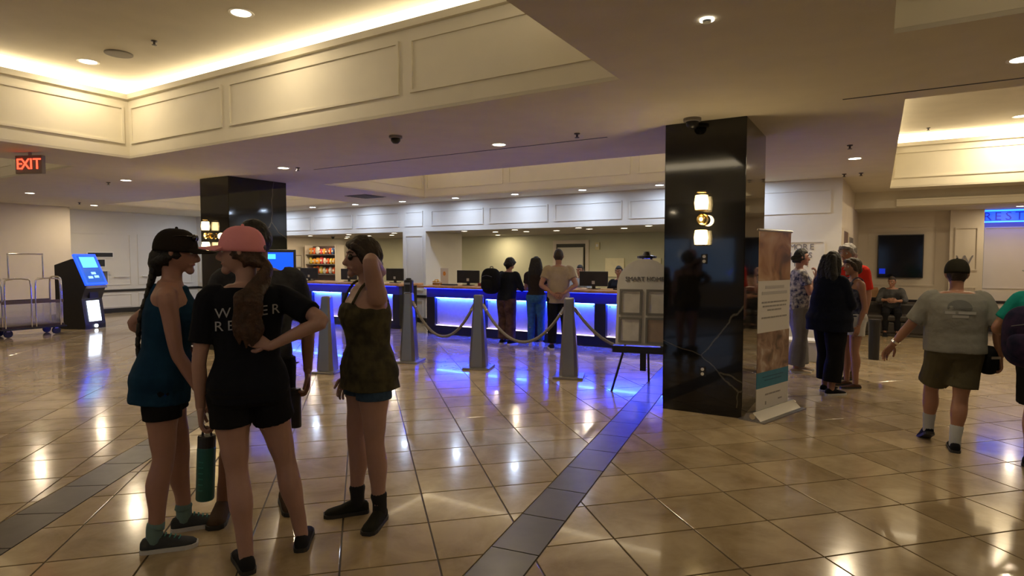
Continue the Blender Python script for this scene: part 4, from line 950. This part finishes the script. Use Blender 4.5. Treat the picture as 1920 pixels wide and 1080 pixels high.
        if st == 'tail': hb.tube([hp3(0, -.085, .02), hp3(0, -.115, -.03), hp3(0, -.10, -.14)], [.022*k, .026*k, .012*k], 10, 4)
        if st == 'pony':
            for a, o in ((-.034, 0), (-.017, .014), (0, -.012), (.017, .012), (.034, -.008), (-.026, -.014), (.026, .010), (.006, .016)):
                w1, w2 = .012*math.sin(a*300), .012*math.cos(a*260)
                hb.tube([hp3(a*.4, -.095, -.02), hp3(a*.9+o*.6, -.126, -.08), hp3(a*1.2-o, -.122, -.18).lerp(Vector((a*1.2-o, -.145, 1.44))*s, .5), Vector((a*1.35+w1, -.150+o*.5, 1.37))*s, Vector((a*1.2+w2, -.148-o*.4, 1.29))*s, Vector((a*1.35-w1, -.148+o*.4, 1.22))*s, Vector((a*.9+w2, -.142, 1.15+o*1.5))*s], [.020*k, .024*k, .025*k, .024*k, .022*k, .019*k, .006*k], 8, 4)
        if st == 'braid':
            hb.tube([hp3(0, -.08, -.02), hp3(0, -.088, -.07), hp3(0, -.082, -.11)], [.05*k, .045*k, .026*k], 12, 3)
        remesh(hb, 'hair', hm, root, max(vox*.8, .006), 2, .006 if st in ('pony', 'long', 'short') else .003, 28.)
        if st == 'braid':
            pts = [Vector(p)*s for p in hair[3]]; C_, _ = catmull(pts, [1]*len(pts), 4); bm_ = MB(); n = len(C_)
            for i in range(n-1):
                d_ = (C_[i+1]-C_[i]).normalized(); sdv = d_.cross(Y_ if abs(d_.y) < .8 else Z).normalized()
                f = 1-.55*i/n; c = C_[i].lerp(C_[i+1], .5)+sdv*(.013 if i % 2 else -.013)*f
                bm_.tube([c-d_*.016-sdv*(.012 if i % 2 else -.012), c+d_*.020+sdv*(.010 if i % 2 else -.010)], [.024*f, .016*f], 8, 1)
            bm_.build('braid', hm, root, smooth=True)
    if hat:
        hm = hat['mat']; dome = MB(); rr = []
        for i in range(9):
            ph = i/8*math.pi/2; z = .022+.112*math.sin(ph); w = max(.02, math.cos(ph)**.72)
            rr.append([hp3(.092*w*math.cos(2*math.pi*j/28), .112*w*math.sin(2*math.pi*j/28)-.004, z) for j in range(28)])
        rr.insert(0, [hp3(.090*math.cos(2*math.pi*j/28), .110*math.sin(2*math.pi*j/28)-.004, .006) for j in range(28)])
        c = dome.rings(rr).build('cap', hm, root, smooth=True); br = MB(); top_, bot_ = [], []
        sgn = -1 if hat.get('back') else 1
        a1 = [hp3(.082*math.sin(u), sgn*.10*math.cos(u), .018+.010*math.cos(u)) for u in [R(-62+124*j/12) for j in range(13)]]
        a2 = [hp3(.088*math.sin(u), sgn*(.10*math.cos(u)+.100*max(0, math.cos(u*1.15))**.6), .018-.016*math.sin(u)**2-.004) for u in [R(-62+124*j/12) for j in range(13)]]
        vs = a1+a2+[p+hu*.006 for p in a1]+[p+hu*.006 for p in a2]; n = 13; fs2 = []
        for j in range(n-1): fs2 += [(j, j+1, n+j+1, n+j), (2*n+j, 3*n+j, 3*n+j+1, 2*n+j+1), (n+j, n+j+1, 3*n+j+1, 3*n+j)]
        br.add(vs, fs2).build('brim', hm, c, smooth=True)
        MB().ball(hp3(0, -.004, .136), .008*k, 8, 5).build('cap_button', hm, c)
        if hat.get('gap'): MB().ball(*hball(hp3(0, -.108, .028), (.026, .010, .018))).build('strap_opening', M_HAIR[hair[1]], c)
    if glasses:
        zz, yy = (.088, .088) if glasses == 'hat' else (.006, .082)
        g_ = MB()
        for sd in (-1, 1): g_.ball(*hball(hp3(sd*.032, yy, zz), (.028, .015, .020))); g_.tube([hp3(sd*.055, yy-.008, zz+.006), hp3(sd*.076, yy-.05, zz+.007), hp3(sd*.078, yy-.095, zz)], .0035, 6, 2)
        g_.tube([hp3(-.01, yy+.004, zz+.004), hp3(.01, yy+.004, zz+.004)], .003, 6, 1)
        g_.build('sunglasses', mat('sunglass_lens', (.012, .008, .006), .1), root, smooth=True)
    if extras: extras(root, dict(P=P, N=N, ax=ax, L=L, S=S, wr=wr, LEG=LEG, hp3=hp3, s=s, fr=fr, tring=tring, k=k))
    return root
def cam_pos(px, depth):
    """floor point at a picture column and distance (only used to note measured places)"""
    v = FW.copy(); v.z = 0; p = v.normalized()*depth+RT*((px-960)/FPX*depth); return (p.x, p.y)
def on_back(info, t, u, out=.016, fat=1., sex='f'):
    rows = TORSO[sex]; q = rows[0]
    for i in range(len(rows)-1):
        if rows[i][0] <= t <= rows[i+1][0]:
            w = (t-rows[i][0])/(rows[i+1][0]-rows[i][0]); q = tuple(rows[i][j]+(rows[i+1][j]-rows[i][j])*w for j in range(4))
    s = info['s']; r, f = info['fr'](t); a = q[1]*s*(1+(fat-1)*.8)+out; b = q[2]*s*fat+out; x = min(abs(u)/a, .98)
    return info['P']+info['ax']*info['L']*t+f*(q[3]*s-b*(1-x**2.4)**(1/2.4))+r*u
def back_text(root, info, body, size, u0, t0, m, fat=1., sex='f', rot=0., out=.032):
    for i, ch in enumerate(body):
        if ch == ' ': continue
        o = text_mesh('shirt_letter', ch, size, m, root, None, .0015)
        for v in o.data.vertices:
            u = u0+i*size*.78+v.co.x; tt = t0+(v.co.y+rot*(u-u0))/info['L']; v.co = on_back(info, tt, u, out+v.co.z, fat, sex)
def backpack(name, label, m, loc, rz, sc=(.15, .10, .24), tilt_=0.):
    t = empty(name, loc, rz, label, 'backpack')
    def bag(d, p): return Vector((math.copysign(abs(d.x)**.62, d.x)*sc[0], math.copysign(abs(d.y)**.7, d.y)*sc[1], math.copysign(abs(d.z)**.7, d.z)*sc[2]))
    MB().ball((0, 0, sc[2]), sc, 22, 16, bag).build('main_bag', m, t, smooth=True)
    def pk(d, p): return Vector((math.copysign(abs(d.x)**.6, d.x)*sc[0]*.75, math.copysign(abs(d.y)**.8, d.y)*sc[1]*.5, math.copysign(abs(d.z)**.6, d.z)*sc[2]*.42))
    MB().ball((0, -sc[1]*.85, sc[2]*.72), sc, 18, 12, pk).build('front_pocket', m, t, smooth=True)
    MB().tube([(-.03, .02, sc[2]*1.93), (-.03, .02, sc[2]*2.1), (.03, .02, sc[2]*2.1), (.03, .02, sc[2]*1.93)], .008, 6, 3).build('grab_handle', M_BLACK, t)
    MB().tube([(-sc[0]*.6, -sc[1]*.95, sc[2]*1.35), (0, -sc[1]*1.08, sc[2]*1.45), (sc[0]*.6, -sc[1]*.95, sc[2]*1.35)], .004, 6, 3).build('zip', M_STEEL, t)
    for sd in (-1, 1): MB().tube([(sd*sc[0]*.5, sc[1]*.75, sc[2]*1.75), (sd*sc[0]*.55, sc[1]*1.05, sc[2]*1.3), (sd*sc[0]*.6, sc[1]*.8, sc[2]*.4)], .014, 8, 3, flat=.4).build('shoulder_strap', M_BLACK, t)
    return t
def bottle(name, label, m, loc, h, r, capm, tiltx=0., loop=False, marks=None):
    t = empty(name, loc, 0, label, 'bottle'); t.rotation_euler = (0, R(tiltx), R(YAW))
    b = MB().lathe([(r*.92, 0), (r, .008), (r, h*.80), (r*.95, h*.84)], n=20).build('flask', m, t, smooth=True)
    MB().lathe([(r*.97, h*.82), (r*.97, h*.985), (r*.85, h)], n=20).build('lid', capm, t)
    if loop: MB().tube([(-r*.5, 0, h), (-r*.4, 0, h+.03), (0, 0, h+.045), (r*.4, 0, h+.03), (r*.5, 0, h)], .006, 8, 3).build('carry_loop', capm, t)
    if marks:
        for k in range(6): MB().bb(-r*.35, r*.15, -r-.001, -r+.003, .06+k*.03, .066+k*.03).build('scale_mark', marks, b)
    return t
BLK = cloth('black', (.010, .010, .012)); SOLEW = mat('sole_white', (.55, .55, .55), .6); SOLEB = mat('sole_black', (.02, .02, .02), .6)
# 1 woman in blue tank top
make_person('woman with black cap, long braid and navy tank top standing in profile', (-3.42, 1.88), 66, 1.75, 'f', 1.04, 'fair',
    top=dict(kind='tank', mat=cloth('navy_teal', (.010, .045, .095), (.006, .030, .07)), lo=-.21, hi=.965, racer=True, infl=.020, flare=.026, name='tank_top'), bottom=dict(mat=BLK, len=.42, ease=.012, hem=.018, hi=.07),
    shoes=dict(mat=cloth('shoe_grey', (.05, .055, .06)), sole=SOLEW, lace=mat('lace_teal', (.05, .22, .20), .7)), socks=(mat('sock_teal', (.12, .2, .2), .8), .12),
    hair=('braid', 'black', 1.0, [(0, -.03, 1.53), (.0, -.040, 1.46), (.02, -.062, 1.36), (.03, -.096, 1.24), (.03, -.112, 1.10), (.03, -.108, 1.0)]), hat=dict(mat=cloth('cap_black', (.018, .014, .012))), glasses='hat',
    arms={1: dict(e=(.03, .04, -.285), w=(-.02, .10, -.225), palm=(-1, 0, 0), curl=35), -1: dict(e=(-.07, -.21, -.17), w=(.02, .20, -.13))}, feet={1: (.11, -.05, 3), -1: (-.12, .07, -3)}, head=(4, -4), lean=.05, vox=.007)
# 2 woman with pink cap
def pink_extra(root, info):
    m = mat('shirt_print', (.30, .31, .34), .7)
    back_text(root, info, 'W', .07, -.115, .74, m, rot=.08); back_text(root, info, 'ER', .07, .075, .755, m, rot=.08); back_text(root, info, 'RES', .07, -.135, .62, m, rot=.08)
make_person('woman with pink cap and long auburn ponytail in black lettered t-shirt, seen from behind', (-2.79, 1.97), -26, 1.745, 'f', 1.06, 'pale',
    top=dict(kind='tee', mat=cloth('black_tee', (.008, .009, .014)), lo=-.10, sleeve=.72, infl=.016, name='t_shirt'), bottom=dict(mat=BLK, len=.36, ease=.016, hem=.026),
    shoes=dict(mat=cloth('shoe_black', (.018, .018, .02)), sole=SOLEB, low=.95), hair=('pony', 'auburn', 1.0), hat=dict(mat=cloth('cap_pink', (.80, .33, .37), (.74, .29, .33)), gap=True),
    arms={-1: dict(e=(-.055, .0, -.295), w=(.0, .04, -.245), curl=45), 1: dict(e=(.17, -.20, -.11), w=(-.24, .055, -.12), hd=(-.75, .25, .35), palm=(.1, 1, 0), thumb=(0, 0, -1), curl=40)},
    feet={-1: (-.03, -.07, -8), 1: (.25, .06, 14)}, head=(-72, 2), vox=.007, extras=pink_extra)
bottle('water_bottle', 'green water bottle with dark lid hanging from the hand of the woman in pink cap', mat('bottle_green', (.005, .085, .075), .35), (-3.03, 1.865, .325), .345, .046, M_DARK, 3, True, mat('bottle_mark', (.02, .16, .15), .5))
# 3 man behind
make_person('man in dark patterned shirt and shorts, half hidden behind the woman in pink cap', (-3.36, 2.46), 156, 1.83, 'm', 1.0, 'brown',
    top=dict(kind='tee', mat=cloth('dark_print', (.022, .026, .036), (.075, .08, .09), 7.), lo=-.12, sleeve=.75, infl=.016), bottom=dict(mat=BLK, len=.9, ease=.02, hem=.03),
    shoes=dict(mat=cloth('shoe_brown', (.07, .045, .03)), sole=SOLEB), hair=('buzz', 'black'), arms={-1: dict(e=(-.08, .0, -.29), w=(.01, .07, -.25), curl=50), 1: dict(e=(.06, .0, -.29), w=(-.08, .2, -.08))}, feet={1: (.22, .02, 10), -1: (-.13, .0, -6)}, head=(70, -3), vox=.0085)
bottle('water_bottle', 'black water bottle held low by the man in patterned shirt', M_DARK, (-3.15, 2.555, .53), .25, .035, M_DARK)
# 4 woman with sunglasses
make_person('short-haired woman in sunglasses and olive camisole with one arm raised behind her head', (-2.66, 2.70), -124, 1.715, 'f', 1.12, 'pale',
    top=dict(kind='tank', cami=True, mat=cloth('olive_print', (.085, .075, .040), (.040, .038, .026), 16.), lo=-.17, hi=.80, flare=.05, infl=.014, name='camisole', wrinkle=.010), bottom=dict(mat=cloth('denim', (.045, .085, .15), (.03, .055, .10), 30.), len=.30, ease=.016, hem=.024, name='denim_shorts'),
    shoes=dict(mat=cloth('shoe_dark', (.022, .022, .016)), sole=SOLEB), socks=(mat('sock_black', (.01, .01, .01), .9), .20), hair=('short', 'darkbrown', 1.06), glasses='face',
    arms={-1: dict(k=1.22, e=(-.05, .06, .215), w=(.18, -.14, -.07), hd=(.6, -.1, -.4), palm=(.2, 1, 0), curl=35), 1: dict(e=(.05, -.04, -.28), w=(-.03, .10, -.22))}, feet={-1: (-.09, -.03, -46), 1: (.10, .04, 16)}, head=(8, 0), vox=.007)
# 5-7 guests at the counter
make_person('man in beige t-shirt and black trousers with hands clasped behind his back at the counter', (-4.82, 9.58), 4, 1.76, 'm', 1.08, 'tan', top=dict(kind='tee', mat=cloth('beige', (.36, .29, .20)), lo=-.2, sleeve=.6, infl=.018), bottom=dict(mat=BLK, len=1.95, ease=.018, hem=.03, name='trousers'),
    shoes=dict(mat=cloth('shoe_black', (.02, .02, .02)), sole=SOLEW), hair=('buzz', 'darkbrown'), arms={1: dict(e=(.10, -.11, -.25), w=(-.19, -.08, -.14), hd=(-.8, 0, -.35), palm=(0, -1, 0)), -1: dict(e=(-.10, -.11, -.25), w=(.19, -.09, -.15), hd=(.8, 0, -.35), palm=(0, -1, 0))}, feet={-1: (-.11, 0, -8), 1: (.15, 0, 8)}, vox=.011)
make_person('woman in blue jeans and dark top standing at the counter beside the man in beige', (-5.36, 9.74), 12, 1.63, 'f', 1.08, 'tan', top=dict(kind='tee', mat=cloth('dark_brown', (.03, .022, .02)), lo=.05, sleeve=.6), bottom=dict(mat=cloth('jeans', (.04, .13, .30), (.03, .09, .22), 20.), len=1.95, ease=.010, hem=.02, name='jeans'),
    shoes=dict(mat=mat('shoe_white', (.5, .5, .5), .6), sole=SOLEW), hair=('long', 'black'), arms={-1: dict(e=(-.05, .08, -.26), w=(.06, .2, .02)), 1: dict(e=(.05, .06, -.26), w=(-.06, .2, .02))}, vox=.011)
make_person('person in dark hooded jacket and patterned trousers bending over the counter', (-5.95, 9.66), 38, 1.62, 'm', 1.06, 'tan', top=dict(kind='tee', mat=cloth('charcoal', (.014, .016, .022)), lo=-.1, sleeve=1.9, infl=.022, name='jacket'), bottom=dict(mat=cloth('brown_print', (.045, .024, .022), (.11, .06, .045), 9.), len=1.95, ease=.035, hem=.05, name='trousers'),
    shoes=dict(mat=BLK, sole=SOLEW), hair=('short', 'black', 1.05), arms={-1: dict(e=(-.05, .10, -.25), w=(.07, .20, -.02)), 1: dict(e=(.05, .10, -.25), w=(-.05, .2, -.02))}, head=(10, -26), lean=.08, vox=.011)
backpack('backpack', 'bulky black backpack worn by the person in hooded jacket', BLK, (-6.14, 9.42, .95), R(YAW-38), (.19, .12, .24))
# 8-9 receptionists
for px_, lb, mt, sx, hr_, z in ((-5.19, 'receptionist in light blue shirt behind the counter', cloth('light_blue', (.42, .50, .62)), 'm', ('buzz', 'black'), .725), (-4.36, 'receptionist in dark jacket with pulled-back hair behind the counter', cloth('dark_jacket', (.018, .02, .028)), 'f', ('tail', 'black'), .71)):
    make_person(lb, (px_, 11.32), -149+(8 if sx == 'm' else -4), 1.58, sx, 1., 'tan', top=dict(kind='tee', mat=mt, lo=-.1, sleeve=1.9 if sx == 'f' else .8, infl=.016), bottom=dict(mat=BLK, len=1.9, ease=.015, name='trousers'), shoes=dict(mat=BLK, sole=SOLEB), hair=hr_,
        pelvis=(0, 0, z/.93), legs={-1: (-.10, .34, z/.93-.03), 1: (.10, .34, z/.93-.03)}, feet={-1: (-.10, .28, 0, .22), 1: (.10, .28, 0, .22)}, arms={-1: dict(e=(-.06, .08, -.27), w=(.06, .22, .0)), 1: dict(e=(.06, .08, -.27), w=(-.06, .22, .0))}, head=(0, -6), vox=.011)
    t = empty('bar_stool', (px_, 11.33, 0), 0, 'black round stool under the receptionist in %s' % ('light blue' if sx == 'm' else 'dark jacket'), 'stool', 'stools behind the counter')
    MB().lathe([(.17, z-.135), (.18, z-.12), (.17, z-.10), (0, z-.10)], n=20).build('seat', M_BLACK, t); MB().tube([(0, 0, .03), (0, 0, z-.13)], .03, 10, 1, round_ends=False).build('column', M_CHROME, t); MB().lathe([(.22, 0), (.21, .02), (.04, .04), (0, .04)], n=20).build('base', M_CHROME, t)
# 10-13 people chatting
make_person('woman in floral blouse and wide grey trousers with a hand at her mouth', (-.95, 9.45), 98, 1.73, 'f', 1.06, 'fair', top=dict(kind='tee', mat=cloth('floral', (.50, .48, .48), (.03, .04, .10), 22.), lo=-.05, sleeve=.55, loose=1.06, name='blouse'), bottom=dict(mat=cloth('grey', (.17, .165, .165)), len=1.97, ease=.035, hem=.075, name='trousers'),
    shoes=dict(mat=cloth('shoe_beige', (.35, .27, .2)), sole=SOLEW, low=.7), hair=('bun', 'black'), arms={1: dict(e=(.05, .08, -.26), w=(-.10, .10, .22), hd=(-.3, .1, .9), palm=(-.2, -1, 0), curl=45), -1: dict(e=(-.04, .06, -.26), w=(.12, .20, .02))}, feet={1: (.10, -.05, 5), -1: (-.08, .06, -3)}, vox=.010)
t = empty('notebook', (-.66, 9.70, 1.16), R(20), 'tan notebook held by the woman in floral blouse', 'book'); MB().bb(-.09, .09, -.07, .07, 0, .012).build('cover', mat('tan_cover', (.38, .25, .12), .6), t); MB().bb(-.085, .085, -.065, .065, .012, .02).build('pages', M_PAPER, t)
make_person('woman with long black hair dressed in black, seen from behind', (-.47, 8.10), 70, 1.665, 'f', 1.24, 'tan', top=dict(kind='tee', mat=cloth('ink_blue', (.008, .010, .02)), lo=-.24, sleeve=1.8, loose=1.2, infl=.02, flare=.05, name='tunic'), bottom=dict(mat=BLK, len=1.82, ease=.03, hem=.055, name='trousers'),
    shoes=dict(mat=BLK, sole=SOLEW), hair=('long', 'black', 1.08), arms={-1: dict(e=(-.07, .06, -.27), w=(.14, .18, -.02)), 1: dict(e=(.07, .06, -.27), w=(-.14, .18, -.02))}, feet={1: (.10, -.07, 8), -1: (-.10, .06, -4)}, vox=.010)
make_person('grey-haired man in red t-shirt standing among the chatting people', (-.34, 9.32), -126, 1.79, 'm', 1.06, 'tan', top=dict(kind='tee', mat=cloth('red', (.55, .03, .02)), lo=-.2, sleeve=.8, infl=.02), bottom=dict(mat=cloth('stone', (.2, .18, .15)), len=.95, ease=.03, hem=.04),
    shoes=dict(mat=cloth('shoe_brown2', (.06, .035, .02)), sole=SOLEB), hair=('short', 'grey', .98), head=(4, -4), vox=.010)
make_person('woman in white shorts and dark sleeveless top beside the man in red', (-.25, 8.66), -92, 1.60, 'f', 1.05, 'tan', top=dict(kind='tank', mat=cloth('navy_print', (.02, .025, .06), (.10, .11, .16), 20.), lo=-.1, hi=.93, infl=.014), bottom=dict(mat=cloth('white', (.5, .5, .5)), len=.45, ease=.02, hem=.03),
    shoes=dict(mat=cloth('sandal', (.08, .04, .025)), sole=SOLEB, low=.6), hair=('short', 'brown'), vox=.010)
# 14 seated visitor
make_person('seated visitor in dark vest on the sofa below the wall screen, arms crossed', (.27, 15.13), -149, 1.52, 'm', 1.1, 'tan', top=dict(kind='tee', mat=cloth('vest', (.03, .03, .032), (.10, .10, .10), 5.), lo=-.05, sleeve=1.3), bottom=dict(mat=BLK, len=1.9, ease=.02, name='trousers'), shoes=dict(mat=BLK, sole=SOLEB), hair=('buzz', 'brown'),
    pelvis=(0, -.02, .585), legs={-1: (-.12, .42, .56), 1: (.12, .42, .56)}, feet={-1: (-.12, .46, 0), 1: (.12, .46, 0)}, arms={-1: dict(e=(-.08, .10, -.22), w=(.16, .14, .0)), 1: dict(e=(.08, .10, -.22), w=(-.16, .14, .02))}, head=(20, -12), lean=.12, vox=.011)
# 15 walking man
def walk_extra(root, info):
    m = mat('print_dark', (.11, .115, .11), .8); g = MB(); c = (0, .74)
    n = 18; vs = [on_back(info, .74, .0, .028, 1.22, 'm')]+[on_back(info, .74+.13*max(math.sin(2*math.pi*j/n), -.25), .085*math.cos(2*math.pi*j/n), .028, 1.22, 'm') for j in range(n)]
    g.add(vs, [(0, 1+j, 1+(j+1) % n) for j in range(n)]).build('shirt_print', m, root)
    m2 = mat('print_light', (.36, .36, .35), .8); g = MB()
    for u0, u1, t in ((-.10, -.03, .66), (-.01, .11, .66), (-.05, .06, .60)):
        g.add([on_back(info, a, u, .031, 1.22, 'm') for a in (t-.025, t+.02) for u in (u0, (u0+u1)/2, u1)], [(0, 1, 4, 3), (1, 2, 5, 4)])
    g.build('shirt_print_lettering', m2, root)
    E_, W, d = info['wr'][-1]; ax = (W-E_).normalized()
    MB().tube([W-ax*.035, W-ax*.015], .034, 14, 1, round_ends=False).build('wristwatch', M_CHROME, root)
make_person('man in grey t-shirt, olive shorts and cap walking away', (.57, 6.26), 26, 1.575, 'm', 1.22, 'tan', top=dict(kind='tee', mat=cloth('grey_tee', (.235, .235, .215)), lo=-.02, sleeve=.85, infl=.024, loose=1.04, name='t_shirt'), bottom=dict(mat=cloth('olive', (.085, .075, .045)), len=.78, ease=.03, hem=.045, belt=True), shoes=dict(mat=BLK, sole=SOLEB), socks=(mat('sock_white', (.38, .40, .42), .9), .34),
    hair=('buzz', 'darkbrown'), hat=dict(mat=cloth('cap_dark', (.022, .020, .014))), arms={-1: dict(e=(-.15, .02, -.25), w=(-.12, .06, -.19), curl=20, palm=(0, -.5, -1)), 1: dict(e=(.11, -.04, -.25), w=(.03, .03, -.24), curl=45)}, feet={-1: (-.15, .17, -8, .05, 26), 1: (.01, -.10, 6)}, legs={-1: (-.14, .17, .50)}, head=(5, -6), vox=.0085, extras=walk_extra)
t = empty('waist_pouch', (.80, 6.30, .665), R(YAW+6), 'black waist pouch on the hip of the walking man', 'pouch'); 
def pch(d, p): return Vector((math.copysign(abs(d.x)**.7, d.x)*.06, math.copysign(abs(d.y)**.7, d.y)*.08, math.copysign(abs(d.z)**.7, d.z)*.12))
MB().ball((0, 0, .10), .1, 16, 12, pch).build('pouch_body', BLK, t, smooth=True); MB().bb(-.05, .05, -.085, -.075, .12, .14).build('zip', M_STEEL, t)
# 16 person at the edge with backpack
make_person('person in teal t-shirt and black shorts with a dark backpack', (1.13, 6.0), 50, 1.60, 'm', 1.08, 'tan', top=dict(kind='tee', mat=cloth('teal', (.01, .22, .19)), lo=-.1, sleeve=.7, infl=.018), bottom=dict(mat=BLK, len=.92, ease=.03, hem=.04), shoes=dict(mat=BLK, sole=SOLEB), hair=('buzz', 'brown'), hat=dict(mat=cloth('cap_white', (.5, .5, .48))), head=(-60, 0),
    arms={-1: dict(e=(-.15, -.02, -.24), w=(.05, .2, -.08))}, vox=.010)
backpack('backpack', 'round navy patterned backpack on the person in teal', cloth('navy_pattern', (.010, .012, .032), (.035, .022, .055), 14.), (.99, 5.72, .80), R(YAW-50), (.19, .11, .23))
